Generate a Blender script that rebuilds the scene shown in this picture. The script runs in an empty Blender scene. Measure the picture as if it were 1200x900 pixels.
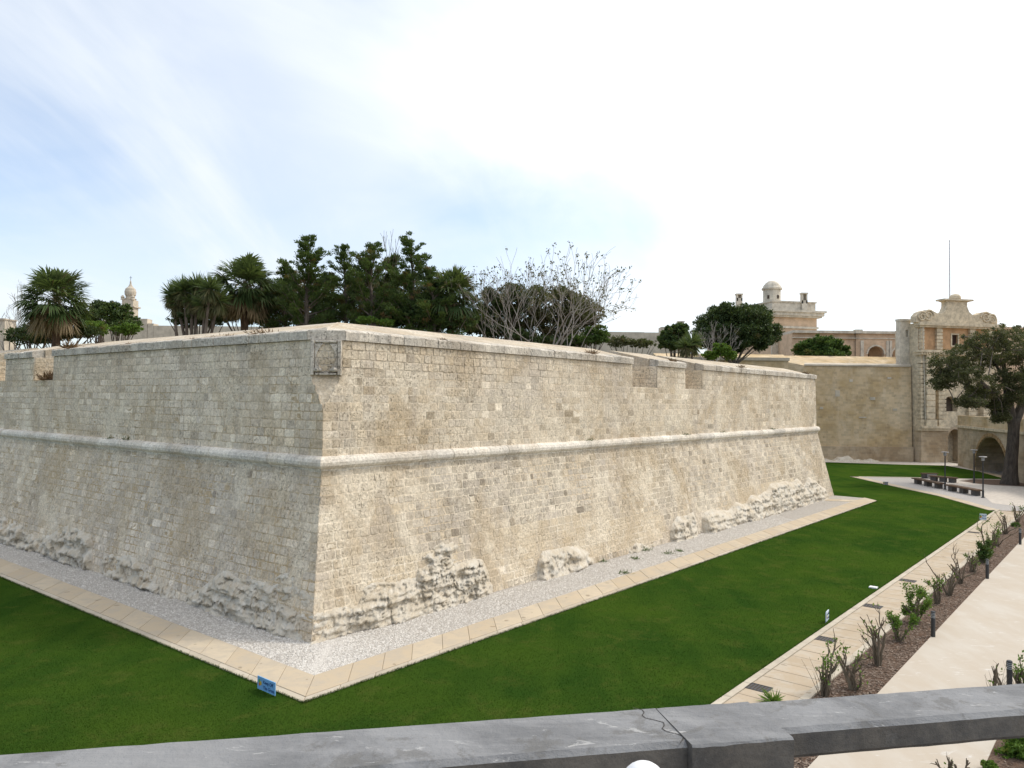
import bpy, math, random
import numpy as np
from mathutils import Matrix, Vector

# ------------------------------------------------------------------ camera, sky, sun, exposure
scene = bpy.context.scene
EYE = 7.0                                   # eye height above the ditch lawn (m)
FOC = 900.0                                 # focal length in photo pixels (1200 wide)
PITCH, ROLL = math.atan(18 / 900), math.radians(0.62)
F = np.array([0, math.cos(PITCH), math.sin(PITCH)])
_R0, _U0 = np.array([1.0, 0, 0]), np.array([0, -math.sin(PITCH), math.cos(PITCH)])
RT = _R0 * math.cos(ROLL) + _U0 * math.sin(ROLL)
UP = -_R0 * math.sin(ROLL) + _U0 * math.cos(ROLL)
CAM = np.array([0, 0, EYE])
cam_data = bpy.data.cameras.new('camera')
cam_data.sensor_width = 36.0
cam_data.lens = FOC / 1200 * 36.0
cam_data.clip_start = 0.05
cam_data.clip_end = 6000
cam = bpy.data.objects.new('camera', cam_data)
scene.collection.objects.link(cam)
cam.matrix_world = Matrix(((RT[0], UP[0], -F[0], 0), (RT[1], UP[1], -F[1], 0), (RT[2], UP[2], -F[2], EYE), (0, 0, 0, 1)))
scene.camera = cam

SUN_AZ, SUN_EL = math.radians(72), math.radians(50)     # azimuth clockwise from the view axis (+Y)
sun_dir = Vector((math.sin(SUN_AZ) * math.cos(SUN_EL), math.cos(SUN_AZ) * math.cos(SUN_EL), math.sin(SUN_EL)))
world = bpy.data.worlds.new('World')
scene.world = world
world.use_nodes = True
wn, wl = world.node_tree.nodes, world.node_tree.links
wn.clear()
w_out = wn.new('ShaderNodeOutputWorld')
w_bg = wn.new('ShaderNodeBackground')
w_bg.inputs['Strength'].default_value = 0.132
sky = wn.new('ShaderNodeTexSky')
sky.sky_type = 'NISHITA'
sky.sun_disc = False
sky.sun_elevation = SUN_EL
sky.sun_rotation = SUN_AZ
sky.altitude = 150
sky.air_density = 1.0
sky.dust_density = 1.2
sky.ozone_density = 2.5
# thin high cloud laid on a flat layer above the place
tc = wn.new('ShaderNodeTexCoord')
sep = wn.new('ShaderNodeSeparateXYZ')
wl.new(tc.outputs['Generated'], sep.inputs[0])
def wmath(op, a, b=None, clamp=False):
    n = wn.new('ShaderNodeMath'); n.operation = op; n.use_clamp = clamp
    for i, x in enumerate((a, b)):
        if x is None: continue
        if isinstance(x, (int, float)): n.inputs[i].default_value = x
        else: wl.new(x, n.inputs[i])
    return n.outputs[0]
zz = wmath('ADD', wmath('MAXIMUM', sep.outputs[2], 0.0), 0.12)
cx = wmath('DIVIDE', sep.outputs[0], zz)
cy = wmath('DIVIDE', sep.outputs[1], zz)
comb = wn.new('ShaderNodeCombineXYZ')
wl.new(cx, comb.inputs[0]); wl.new(cy, comb.inputs[1])
def wnoise(scale, rot, sx, sy, detail, rough, dist, off):
    mp = wn.new('ShaderNodeMapping')
    mp.inputs['Rotation'].default_value = (0, 0, math.radians(rot))
    mp.inputs['Scale'].default_value = (sx, sy, 1)
    mp.inputs['Location'].default_value = (off, off * .7, 0)
    wl.new(comb.outputs[0], mp.inputs[0])
    n = wn.new('ShaderNodeTexNoise')
    n.inputs['Scale'].default_value = scale
    n.inputs['Detail'].default_value = detail
    n.inputs['Roughness'].default_value = rough
    n.inputs['Distortion'].default_value = dist
    wl.new(mp.outputs[0], n.inputs['Vector'])
    return n.outputs['Fac']
def wramp(fac, a, b):
    n = wn.new('ShaderNodeMapRange'); n.interpolation_type = 'SMOOTHSTEP'
    n.inputs['From Min'].default_value = a; n.inputs['From Max'].default_value = b
    wl.new(fac, n.inputs['Value'])
    return n.outputs[0]
big = wramp(wnoise(0.42, 20, 1.0, 1.0, 5, .5, .5, 14.95), .36, .66)
streak = wramp(wnoise(0.75, 28, 1.0, .38, 7, .58, .9, 27.25), .36, .70)
veil = wmath('ADD', wmath('MULTIPLY', big, .62), wmath('MULTIPLY', streak, .5), True)
# towards the sun the high cloud is denser, as seen in the photograph (a hazy bright right-hand half)
dot = wn.new('ShaderNodeVectorMath'); dot.operation = 'DOT_PRODUCT'
wl.new(tc.outputs['Generated'], dot.inputs[0]); dot.inputs[1].default_value = sun_dir
sunward = wramp(dot.outputs['Value'], .15, .85)
veil2 = wmath('ADD', veil, wmath('MULTIPLY', sunward, .85), True)
veil2 = wmath('ADD', wmath('MULTIPLY', veil2, .82), .06)
cl = wn.new('ShaderNodeMix'); cl.data_type = 'RGBA'
cl.inputs['A'].default_value = (4.7, 4.95, 5.2, 1)
cl.inputs['B'].default_value = (7.8, 7.7, 7.6, 1)
wl.new(sunward, cl.inputs['Factor'])
mixc = wn.new('ShaderNodeMix'); mixc.data_type = 'RGBA'
wl.new(veil2, mixc.inputs['Factor'])
wl.new(sky.outputs[0], mixc.inputs['A'])
wl.new(cl.outputs['Result'], mixc.inputs['B'])
wl.new(mixc.outputs['Result'], w_bg.inputs['Color'])
wl.new(w_bg.outputs[0], w_out.inputs[0])

sl = bpy.data.lights.new('sun', 'SUN')
sl.energy = 1.3
sl.angle = math.radians(10)
sl.color = (1.0, 0.93, 0.82)
so = bpy.data.objects.new('sun', sl)
scene.collection.objects.link(so)
so.rotation_euler = sun_dir.to_track_quat('Z', 'Y').to_euler()
vs = scene.view_settings
vs.view_transform = 'Standard'; vs.look = 'None'; vs.gamma = 1.0; vs.use_curve_mapping = False
vs.exposure = 0.66

# ------------------------------------------------------------------ helpers: photo pixel -> place
def ray(u, v):
    return F + RT * ((u - 600) / FOC) - UP * ((v - 450) / FOC)
def ground_at(u, v, z=0.0):
    d = ray(u, v)
    return CAM + d * ((z - EYE) / d[2])
def at_depth(u, v, y):
    d = ray(u, v)
    return CAM + d * (y / d[1])
def project(p):
    q = np.asarray(p, float) - CAM
    return 600 + FOC * q.dot(RT) / q.dot(F), 450 - FOC * q.dot(UP) / q.dot(F)

COL = scene.collection
def arr(p): return np.asarray(p, dtype=float)

class MB:
    """collects polygons for one mesh, with a tone colour for every vertex"""
    def __init__(self):
        self.v, self.f, self.t = [], [], []
        self.tone = (0.5, 0.5, 0.5)
    def add(self, verts, faces, tone=None):
        b = len(self.v)
        self.v.extend([tuple(map(float, p)) for p in verts])
        self.t.extend([tone or self.tone] * len(verts))
        self.f.extend([tuple(i + b for i in f) for f in faces])
    def box(self, c, size, rz=0.0, tone=None, taper=1.0):
        x, y, z = size[0] / 2, size[1] / 2, size[2] / 2
        cs, sn = math.cos(rz), math.sin(rz)
        vs = []
        for dz in (-z, z):
            k = 1.0 if dz < 0 else taper
            for dx, dy in ((-x, -y), (x, -y), (x, y), (-x, y)):
                vs.append((c[0] + (dx * cs - dy * sn) * k, c[1] + (dx * sn + dy * cs) * k, c[2] + dz))
        self.add(vs, [(3, 2, 1, 0), (4, 5, 6, 7), (0, 1, 5, 4), (1, 2, 6, 5), (2, 3, 7, 6), (3, 0, 4, 7)], tone)
    def hexa(self, p8, tone=None):
        self.add(p8, [(3, 2, 1, 0), (4, 5, 6, 7), (0, 1, 5, 4), (1, 2, 6, 5), (2, 3, 7, 6), (3, 0, 4, 7)], tone)
    def prism(self, poly, z0, z1, tone=None):
        n = len(poly)
        vs = [(p[0], p[1], z0) for p in poly] + [(p[0], p[1], z1) for p in poly]
        fs = [tuple(range(n - 1, -1, -1)), tuple(range(n, 2 * n))] + [(i, (i + 1) % n, (i + 1) % n + n, i + n) for i in range(n)]
        self.add(vs, fs, tone)
    def loft(self, rings, closed=True, caps=True, tone=None):
        n = len(rings[0])
        vs = [p for r in rings for p in r]
        fs = []
        for k in range(len(rings) - 1):
            for i in range(n if closed else n - 1):
                j = (i + 1) % n
                fs.append((k * n + i, k * n + j, (k + 1) * n + j, (k + 1) * n + i))
        if caps:
            fs.append(tuple(range(n - 1, -1, -1))); fs.append(tuple((len(rings) - 1) * n + i for i in range(n)))
        self.add(vs, fs, tone)
    def tube(self, pts, radii, k=6, tone=None, caps=True):
        pts = [arr(p) for p in pts]
        rings = []
        a = None
        for i, p in enumerate(pts):
            d = pts[min(i + 1, len(pts) - 1)] - pts[max(i - 1, 0)]
            d = d / (np.linalg.norm(d) + 1e-9)
            if a is None:
                a = np.cross(d, (0.3, 0.1, 1.0) if abs(d[2]) < .9 else (1.0, 0.2, 0.1))
            a = a - d * a.dot(d); a = a / (np.linalg.norm(a) + 1e-9)
            b = np.cross(d, a)
            rings.append([p + (a * math.cos(2 * math.pi * j / k) + b * math.sin(2 * math.pi * j / k)) * radii[i] for j in range(k)])
        self.loft(rings, True, caps, tone)
    def lathe(self, c, prof, k=20, tone=None):
        rings = [[(c[0] + r * math.cos(2 * math.pi * j / k), c[1] + r * math.sin(2 * math.pi * j / k), c[2] + z) for j in range(k)] for r, z in prof]
        self.loft(rings, True, True, tone)
    def build(self, name, mat, parent=None, smooth=False, origin=None):
        return mesh_obj(name, np.array(self.v, dtype=float).reshape(-1, 3), self.f, mat, parent, np.array(self.t, dtype=float), smooth, origin)

def mesh_obj(name, V, faces, mat, parent=None, tone=None, smooth=False, origin=None):
    V = np.asarray(V, float)
    if origin is None:
        lo, hi = V.min(0), V.max(0)
        origin = np.array([(lo[0] + hi[0]) / 2, (lo[1] + hi[1]) / 2, lo[2]])
    origin = arr(origin)
    me = bpy.data.meshes.new(name)
    if isinstance(faces, np.ndarray):
        n, k = faces.shape
        me.vertices.add(len(V)); me.vertices.foreach_set('co', (V - origin).astype(np.float32).ravel())
        me.loops.add(n * k); me.loops.foreach_set('vertex_index', faces.astype(np.int32).ravel())
        me.polygons.add(n); me.polygons.foreach_set('loop_start', np.arange(0, n * k, k, dtype=np.int32))
        me.update(calc_edges=True)
    else:
        me.from_pydata((V - origin).tolist(), [], faces)
    if tone is not None:
        a = me.attributes.new('tone', 'FLOAT_COLOR', 'POINT')
        c = np.ones((len(V), 4), np.float32); c[:, :3] = tone
        a.data.foreach_set('color', c.ravel())
    if smooth:
        me.polygons.foreach_set('use_smooth', np.ones(len(me.polygons), bool))
    me.materials.append(mat)
    o = bpy.data.objects.new(name, me)
    COL.objects.link(o)
    o.location = Vector(origin)
    if parent is not None:
        attach(o, parent)
    return o
def attach(o, parent):
    o.parent = parent
    w = parent.location.copy(); rz = parent.rotation_euler.z
    if parent.parent is not None:
        w = w  # parts keep world coordinates through the inverse below
    M = Matrix.Translation(w) @ Matrix.Rotation(rz, 4, 'Z')
    if parent.parent is not None:
        M = world_of(parent)
    o.matrix_parent_inverse = M.inverted()
def world_of(o):
    M = Matrix.Translation(o.location) @ o.rotation_euler.to_matrix().to_4x4()
    if o.parent is not None:
        M = world_of(o.parent) @ o.matrix_parent_inverse @ M
    return M
def tag(o, label, cat, group=None):
    o['label'] = label; o['category'] = cat
    if group: o['group'] = group
    return o
def thing(name, loc, label, cat, group=None):
    o = bpy.data.objects.new(name, None)
    COL.objects.link(o)
    o.location = Vector(arr(loc)); o.empty_display_size = .3
    return tag(o, label, cat, group)
def structure(o):
    o['kind'] = 'structure'; return o

# ------------------------------------------------------------------ helpers: materials
class NT:
    def __init__(self, name):
        self.m = bpy.data.materials.new(name); self.m.use_nodes = True
        self.n, self.l = self.m.node_tree.nodes, self.m.node_tree.links
        self.n.clear()
        self.out = self.n.new('ShaderNodeOutputMaterial')
        self.b = self.n.new('ShaderNodeBsdfPrincipled')
        self.l.new(self.b.outputs[0], self.out.inputs[0])
        self.geo = self.n.new('ShaderNodeNewGeometry')
        self.pos = self.geo.outputs['Position']
        self.b.inputs['Roughness'].default_value = .9
        self.b.inputs['Specular IOR Level'].default_value = .2
    def put(self, sock, x):
        if isinstance(x, (int, float)): sock.default_value = x
        elif isinstance(x, (tuple, list)): sock.default_value = (*x, 1) if len(x) == 3 and sock.type == 'RGBA' else x
        else: self.l.new(x, sock)
    def math(self, op, a, b=0.0, clamp=False):
        n = self.n.new('ShaderNodeMath'); n.operation = op; n.use_clamp = clamp
        self.put(n.inputs[0], a); self.put(n.inputs[1], b)
        return n.outputs[0]
    def mapped(self, scale=(1, 1, 1), rot=(0, 0, 0), loc=(0, 0, 0), src=None):
        n = self.n.new('ShaderNodeMapping')
        n.inputs['Scale'].default_value = scale; n.inputs['Rotation'].default_value = rot; n.inputs['Location'].default_value = loc
        self.l.new(src or self.pos, n.inputs[0])
        return n.outputs[0]
    def noise(self, scale, detail=5, rough=.55, dist=0.0, vec=None, out='Fac'):
        n = self.n.new('ShaderNodeTexNoise')
        n.inputs['Scale'].default_value = scale; n.inputs['Detail'].default_value = detail
        n.inputs['Roughness'].default_value = rough; n.inputs['Distortion'].default_value = dist
        self.l.new(vec or self.pos, n.inputs['Vector'])
        return n.outputs[out]
    def voronoi(self, scale, feature='F1', vec=None, out='Distance', rand=1.0):
        n = self.n.new('ShaderNodeTexVoronoi'); n.feature = feature
        n.inputs['Scale'].default_value = scale; n.inputs['Randomness'].default_value = rand
        self.l.new(vec or self.pos, n.inputs['Vector'])
        return n.outputs[out]
    def ramp(self, fac, a, b, lo=0.0, hi=1.0):
        n = self.n.new('ShaderNodeMapRange'); n.interpolation_type = 'SMOOTHSTEP'
        n.inputs['From Min'].default_value = a; n.inputs['From Max'].default_value = b
        n.inputs['To Min'].default_value = lo; n.inputs['To Max'].default_value = hi
        self.l.new(fac, n.inputs['Value'])
        return n.outputs[0]
    def mix(self, fac, a, b, blend='MIX'):
        n = self.n.new('ShaderNodeMix'); n.data_type = 'RGBA'; n.blend_type = blend
        self.put(n.inputs['Factor'], fac); self.put(n.inputs['A'], a); self.put(n.inputs['B'], b)
        return n.outputs['Result']
    def attr(self):
        n = self.n.new('ShaderNodeAttribute'); n.attribute_name = 'tone'
        s = self.n.new('ShaderNodeSeparateColor'); self.l.new(n.outputs['Color'], s.inputs[0])
        return s.outputs[0], s.outputs[1], s.outputs[2]
    def bump(self, height, strength=.5, dist=.02, normal=None):
        n = self.n.new('ShaderNodeBump')
        n.inputs['Strength'].default_value = strength; n.inputs['Distance'].default_value = dist
        self.l.new(height, n.inputs['Height'])
        if normal is not None: self.l.new(normal, n.inputs['Normal'])
        return n.outputs[0]
    def done(self, color, normal=None, rough=None):
        self.put(self.b.inputs['Base Color'], color)
        if normal is not None: self.l.new(normal, self.b.inputs['Normal'])
        if rough is not None: self.put(self.b.inputs['Roughness'], rough)
        return self.m

def mat_masonry(name, light, dark, grey, mortar=False, pit=1.0):
    """weathered globigerina limestone; tone = (brightness, brownness, greyness) of each stone"""
    t = NT(name)
    r, g, b = t.attr()
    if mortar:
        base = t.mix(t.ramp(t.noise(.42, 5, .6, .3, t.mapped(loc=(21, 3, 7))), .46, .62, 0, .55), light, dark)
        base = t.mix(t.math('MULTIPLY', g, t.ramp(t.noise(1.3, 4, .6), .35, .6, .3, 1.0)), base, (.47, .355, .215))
    else:
        base = t.mix(g, light, dark)
        base = t.mix(t.math('MULTIPLY', b, .75), base, grey)
        bright = t.math('ADD', t.math('MULTIPLY', r, .95), .52)
        hsv = t.n.new('ShaderNodeHueSaturation'); t.l.new(base, hsv.inputs['Color']); t.l.new(bright, hsv.inputs['Value'])
        base = hsv.outputs[0]
    # broad weathering of the wall: brown runs, washed-out pale bands and grey lichen blooms
    base = t.mix(t.ramp(t.noise(.34, 7, .66, .5), .46, .62, 0, .60), base, tuple(c * .90 for c in dark))
    runs = t.noise(1.0, 6, .65, .3, t.mapped((.9, .9, .14)))
    base = t.mix(t.ramp(runs, .50, .66, 0, .38), base, tuple(c * .80 for c in grey))
    pale = t.noise(.55, 6, .65, .4, t.mapped((1, 1, .7), loc=(13, 5, 2)))
    base = t.mix(t.ramp(pale, .50, .64, 0, .60), base, tuple(min(1, c * 1.10) for c in light))
    fine = t.noise(11, 7, .75)
    base = t.mix(.8, base, t.mix(t.ramp(fine, .34, .66), (.70, .68, .66), (1.20, 1.19, 1.18)), 'MULTIPLY')
    zone = t.ramp(t.noise(.62, 5, .6, .3, t.mapped(loc=(3, 8, 1))), .40, .58, .12, 1.0)
    lich = t.noise(6.5, 9, .80, .6)
    base = t.mix(t.math('MULTIPLY', t.ramp(lich, .55, .64, 0, .60 * pit), zone), base, tuple(c * .40 for c in grey))
    pits = t.noise(15, 5, .65, .3)
    pm = t.math('MULTIPLY', t.ramp(pits, .56, .64, 0, 1), zone)
    base = t.mix(t.math('MULTIPLY', pm, .60 * pit), base, tuple(c * .34 for c in dark))
    h = t.math('SUBTRACT', t.math('ADD', t.math('MULTIPLY', t.noise(5, 9, .74), 1.0), t.math('MULTIPLY', fine, .35)), t.math('MULTIPLY', pm, .55 * pit))
    t.b.inputs['Specular IOR Level'].default_value = .05
    return t.done(base, t.bump(h, .8, .05), .95)

M = {}
M['stone'] = mat_masonry('weathered_limestone', (.735, .66, .53), (.57, .46, .315), (.615, .55, .475))
M['mortar'] = mat_masonry('pale_lime_mortar', (.77, .695, .57), (.58, .455, .295), (.65, .59, .50), True, .35)
M['coping'] = mat_masonry('lichen_coping_limestone', (.70, .655, .57), (.52, .45, .355), (.47, .455, .42), pit=1.3)
M['cordon'] = mat_masonry('washed_cordon_limestone', (.76, .72, .64), (.62, .54, .43), (.56, .54, .50), pit=.7)
def mat_plain(name, col, rough=.8, var=.25, scale=6, bump=.25, bdist=.01, metal=0.0, spec=.2):
    t = NT(name)
    n = t.noise(scale, 6, .65)
    c = t.mix(.9, col, t.mix(t.ramp(n, .25, .75), (1 - var,) * 3, (1 + var,) * 3), 'MULTIPLY')
    t.b.inputs['Metallic'].default_value = metal
    t.b.inputs['Specular IOR Level'].default_value = spec
    return t.done(c, t.bump(n, bump, bdist), rough)
def mat_rock():
    t = NT('bedrock_limestone')
    a = t.noise(1.6, 8, .65, .6)
    strat = t.noise(2.4, 8, .75, .9, t.mapped((.5, .5, 2.6), (.25, .1, 0)))
    c = t.mix(t.ramp(a, .35, .65), (.70, .64, .54), (.60, .52, .40))
    c = t.mix(t.ramp(strat, .53, .68, 0, .5), c, (.46, .385, .285))
    c = t.mix(t.ramp(t.noise(5.2, 9, .8, .4), .58, .68, 0, .7), c, (.30, .26, .20))
    c = t.mix(t.ramp(t.noise(2.2, 6, .65, .2, t.mapped(loc=(9, 4, 1))), .50, .64, 0, .6), c, (.73, .69, .61))
    h = t.math('ADD', t.noise(6, 10, .78, .4), t.math('MULTIPLY', t.ramp(t.noise(14, 6, .7, .5), .35, .65), .4))
    return t.done(c, t.bump(h, .8, .05), .95)
M['rock'] = mat_rock()
def mat_slab(name, a, b, stain):
    t = NT(name)
    r, g, bb = t.attr()
    c = t.mix(r, a, b)
    c = t.mix(t.ramp(t.noise(1.7, 7, .68, .4), .42, .64, 0, .75), c, stain)
    c = t.mix(t.ramp(t.noise(10, 6, .7), .55, .72, 0, .25), c, tuple(k * .6 for k in stain))
    spots = t.noise(3.1, 2, .4)
    c = t.mix(t.ramp(spots, .70, .73, 0, .5), c, (.16, .12, .08))
    return t.done(c, t.bump(t.noise(24, 5, .6), .25, .006), .85)
M['slab'] = mat_slab('honey_paving_stone', (.55, .465, .345), (.48, .39, .275), (.44, .38, .30))
M['edging'] = mat_slab('pale_edging_stone', (.53, .475, .385), (.46, .405, .315), (.40, .35, .28))
M['foot_slab'] = mat_slab('tan_footpath_slab', (.46, .375, .275), (.41, .33, .235), (.47, .415, .335))
def mat_gravel():
    t = NT('crushed_limestone_gravel')
    cell = t.voronoi(26, out='Color')
    hs = t.n.new('ShaderNodeSeparateColor'); t.l.new(cell, hs.inputs[0])
    c = t.mix(hs.outputs[0], (.47, .43, .385), (.67, .635, .585))
    c = t.mix(t.ramp(t.noise(.7, 5, .6), .45, .7, 0, .4), c, (.52, .465, .40))
    d = t.voronoi(26)
    return t.done(t.mix(t.ramp(d, .3, .65, 0, .45), c, (.28, .25, .21)), t.bump(t.math('MULTIPLY', d, -1.0), .9, .05), .95)
M['gravel'] = mat_gravel()
def mat_pebble():
    t = NT('pale_pebble')
    r, g, b = t.attr()
    return t.done(t.mix(r, (.47, .435, .39), (.71, .68, .63)), None, .9)
M['pebble'] = mat_pebble()
def mat_lawn():
    t = NT('mown_lawn'); t.b.inputs['Specular IOR Level'].default_value = 0.0
    c = t.mix(t.ramp(t.noise(.22, 5, .6, .3), .35, .68), (.025, .061, .009), (.049, .090, .011))
    mow = t.noise(1.0, 3, .5, .1, t.mapped((.95, .05, 1), (0, 0, math.radians(39.6))))
    c = t.mix(t.ramp(mow, .46, .60, 0, .32), c, (.052, .095, .013))
    c = t.mix(t.ramp(t.noise(.9, 8, .74, .4), .50, .66, 0, .6), c, (.078, .099, .020))
    c = t.mix(t.ramp(t.noise(26, 6, .75), .35, .7, 0, .5), c, (.018, .042, .007))
    return t.done(c, t.bump(t.noise(60, 4, .7), .6, .03), .95)
M['lawn'] = mat_lawn()
def mat_leaf(name, a, b, c2=None, trans=.25, rough=.55):
    """tone.r mixes the two leaf colours, tone.g blends to the third (dry or young) one"""
    t = NT(name)
    r, g, bb = t.attr()
    c = t.mix(r, a, b)
    if c2: c = t.mix(g, c, c2)
    t.b.inputs['Roughness'].default_value = rough
    t.b.inputs['Specular IOR Level'].default_value = .3
    t.put(t.b.inputs['Base Color'], c)
    tr = t.n.new('ShaderNodeBsdfTranslucent'); t.put(tr.inputs[0], t.mix(.5, c, (.16, .22, .03)))
    ms = t.n.new('ShaderNodeMixShader'); ms.inputs[0].default_value = trans
    t.l.new(t.b.outputs[0], ms.inputs[1]); t.l.new(tr.outputs[0], ms.inputs[2])
    t.l.new(ms.outputs[0], t.out.inputs[0])
    return t.m
def mat_grass():
    t = NT('grass_blades'); t.b.inputs['Specular IOR Level'].default_value = 0.03
    r, g, b = t.attr()
    c = t.mix(t.ramp(t.noise(.22, 5, .6, .3), .35, .68), (.026, .064, .009), (.051, .093, .011))
    mow = t.noise(1.0, 3, .5, .1, t.mapped((.95, .05, 1), (0, 0, math.radians(39.6))))
    c = t.mix(t.ramp(mow, .46, .60, 0, .32), c, (.054, .099, .014))
    c = t.mix(t.ramp(t.noise(.9, 8, .74, .4), .50, .66, 0, .6), c, (.082, .103, .020))
    c = t.mix(t.math('MULTIPLY', r, .4), c, (.075, .12, .02))
    return t.done(c, None, .7)
M['grass'] = mat_grass()
M['conifer'] = mat_leaf('conifer_needles', (.034, .068, .020), (.095, .145, .040), (.19, .115, .05), .28)
M['broad'] = mat_leaf('broad_leaves', (.040, .085, .018), (.085, .150, .030), (.17, .17, .05), .3)
M['dark_broad'] = mat_leaf('dark_glossy_leaves', (.028, .052, .018), (.072, .108, .034), (.13, .10, .035), .2)
M['olive'] = mat_leaf('dusty_olive_leaves', (.055, .060, .024), (.11, .112, .044), (.17, .13, .065), .25)
M['palm'] = mat_leaf('palm_leaflets', (.046, .084, .026), (.125, .165, .062), (.29, .215, .125), .3)
M['bright'] = mat_leaf('bright_shrub_leaves', (.075, .150, .020), (.15, .26, .035), (.20, .22, .05), .3)
def mat_bark(name, a, b):
    t = NT(name)
    n = t.noise(5, 7, .7, .4, t.mapped((1, 1, .25)))
    return t.done(t.mix(t.ramp(n, .3, .7), a, b), t.bump(n, .8, .05), .95)
M['bark'] = mat_bark('grey_brown_bark', (.085, .068, .054), (.19, .16, .13))
M['pale_bark'] = mat_bark('pale_fig_bark', (.22, .20, .175), (.40, .37, .33))
M['shrub_bark'] = mat_bark('pruned_shrub_bark', (.085, .066, .045), (.20, .165, .12))
M['palm_bark'] = mat_bark('fibrous_palm_trunk', (.05, .036, .024), (.15, .10, .065))
# ------------------------------------------------------------------ layout of the ditch and the bastion
rng = np.random.default_rng(7)
AR, AL = math.radians(39.6), math.radians(-51.5)
dR = np.array([math.sin(AR), math.cos(AR)]); nR = np.array([math.cos(AR), -math.sin(AR)])
dL = np.array([math.sin(AL), math.cos(AL)]); nL = np.array([-math.cos(AL), math.sin(AL)])
Wc = np.linalg.solve(np.array([nR, nL]), np.array([1.0, 1.0]))       # shift of the corner for a unit offset of both faces
KC = -Wc.dot(dR)                                                     # the same, measured back along the face
BAT = 1.1                                                            # batter of the scarp, foot to cordon
B0 = ground_at(365, 755)[:2]
C0 = B0 - BAT * Wc                                                   # salient corner at the cordon
def z_over(u, v, xy): return at_depth(u, v, xy[1])[2]
ZC = z_over(376, 543, C0)
ZCB, ZCT = z_over(380, 397, C0), z_over(380, 385, C0)                # coping underside and upper edge
ZS = 7.68                                                            # embrasure sill, foot of the plaque
ZCH = z_over(376, 481, C0)                                           # tip of the squinch under the plaque
CH = .70                                                             # chamfer leg
ZRIDGE = ZCT + .56
PD = 2.6                                                             # parapet depth
def bat(z): return BAT * (ZC - z) / ZC if z < ZC else -.025 * (z - ZC)
def face_pt(side, s, z, o):
    d, n = (dR, nR) if side == 'R' else (dL, nL)
    p = C0 + d * s + n * (o + bat(z))
    return np.array([p[0], p[1], z])
def s_at_u(side, u, z, o=0.0):
    lo, hi = 0.0, 90.0
    for _ in range(50):
        m = (lo + hi) / 2
        if (project(face_pt(side, m, z, o))[0] < u) == (side == 'R'): lo = m
        else: hi = m
    return lo
LR = s_at_u('R', 957, ZC)
LL = 33.0
EMB = {'R': [(s_at_u('R', 741, ZCB), s_at_u('R', 770, ZCB)), (s_at_u('R', 803, ZCB), s_at_u('R', 823, ZCB))],
       'L': [(s_at_u('L', 63, ZCB), s_at_u('L', 40, ZCB)), (s_at_u('L', 7, ZCB), s_at_u('L', -22, ZCB))]}
def chamfer(z): return 0.0 if z <= ZCH else CH * min(1.0, (z - ZCH) / (ZS - ZCH))
def s_start(z): return chamfer(z) + bat(z) * Wc.dot(dR)
def s_end(side, z): return LR + .55 * max(0.0, bat(z)) if side == 'R' else LL
FR = lambda S, N: dR * S + nR * N                                     # ditch frame: along / out from the right face
N_PATH, N_EDGE, N_BED, N_WHITE, N_BED2 = -7.77, -6.34, -6.14, -5.03, -2.45

# --- ground sheets
def sheet(name, poly, z, mat):
    mb = MB(); mb.add([(p[0], p[1], z) for p in poly], [tuple(range(len(poly)))])
    o = mb.build(name, mat, origin=(0, 0, 0)); return structure(o)
M['soil'] = mat_plain('dry_soil', (.26, .20, .14), .95, .35, 1.5, .6, .05)
sheet('ground', [(-3000, -600), (3000, -600), (3000, 4000), (-3000, 4000)], -.03, M['soil'])
GV = lambda u, v: ground_at(u, v)[:2]
lawn_poly = [FR(-30, 60), FR(-30, N_PATH + .0), ]
sheet('lawn', [(-90, -10), FR(-14, N_PATH), FR(120, N_PATH), GV(1240, 553), GV(1150, 547), GV(1040, 541), (-40, 130), (-90, 80)], 0.0, M['lawn'])

# paving ring round the bastion: two courses, slab band and pale edging
NPO = FR(0, 0).dot(nR) + GV(355, 824).dot(nR)
MPO = GV(355, 824).dot(nL)
PW = 1.22
CP = GV(355, 824)
grav = MB()
g_in = lambda k: CP - Wc * k
inR = lambda S, k: CP - Wc * k + dR * S
inL = lambda S, k: CP - Wc * k + dL * S
SE_R = (GV(1027, 587) - CP).dot(dR)
# gravel sheet (under the wall foot too)
pv = [inL(60, PW - .1), inL(0, PW - .1), inR(SE_R, PW - .1), inR(SE_R, PW - .1) - nR * 9, inL(60, PW + 9)]
sheet('gravel_bed', pv, .006, M['gravel'])
sheet('paving_bed', [inL(60, .03), inL(0, .03), inR(SE_R, .03), inR(SE_R, PW), inR(0, PW), inL(60, PW)], .010, M['soil'])
paving = bpy.data.objects.new('paving', None); COL.objects.link(paving); structure(paving)
paving.location = Vector((CP[0], CP[1], 0))
def slab(poly4, z0, z1, mat, parent, name, tone, bev=.012):
    c = np.mean(poly4, axis=0)
    top = [c + (p - c) * (1 - bev / max(.05, np.linalg.norm(p - c)) * 1.4) for p in poly4]
    mb = MB()
    n = len(poly4)
    ring0 = [(p[0], p[1], z0) for p in poly4]; ring1 = [(p[0], p[1], z1 - bev * .6) for p in poly4]; ring2 = [(p[0], p[1], z1) for p in top]
    mb.loft([ring0, ring1, ring2], tone=tone)
    return mb.build(name, mat, parent)
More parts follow.
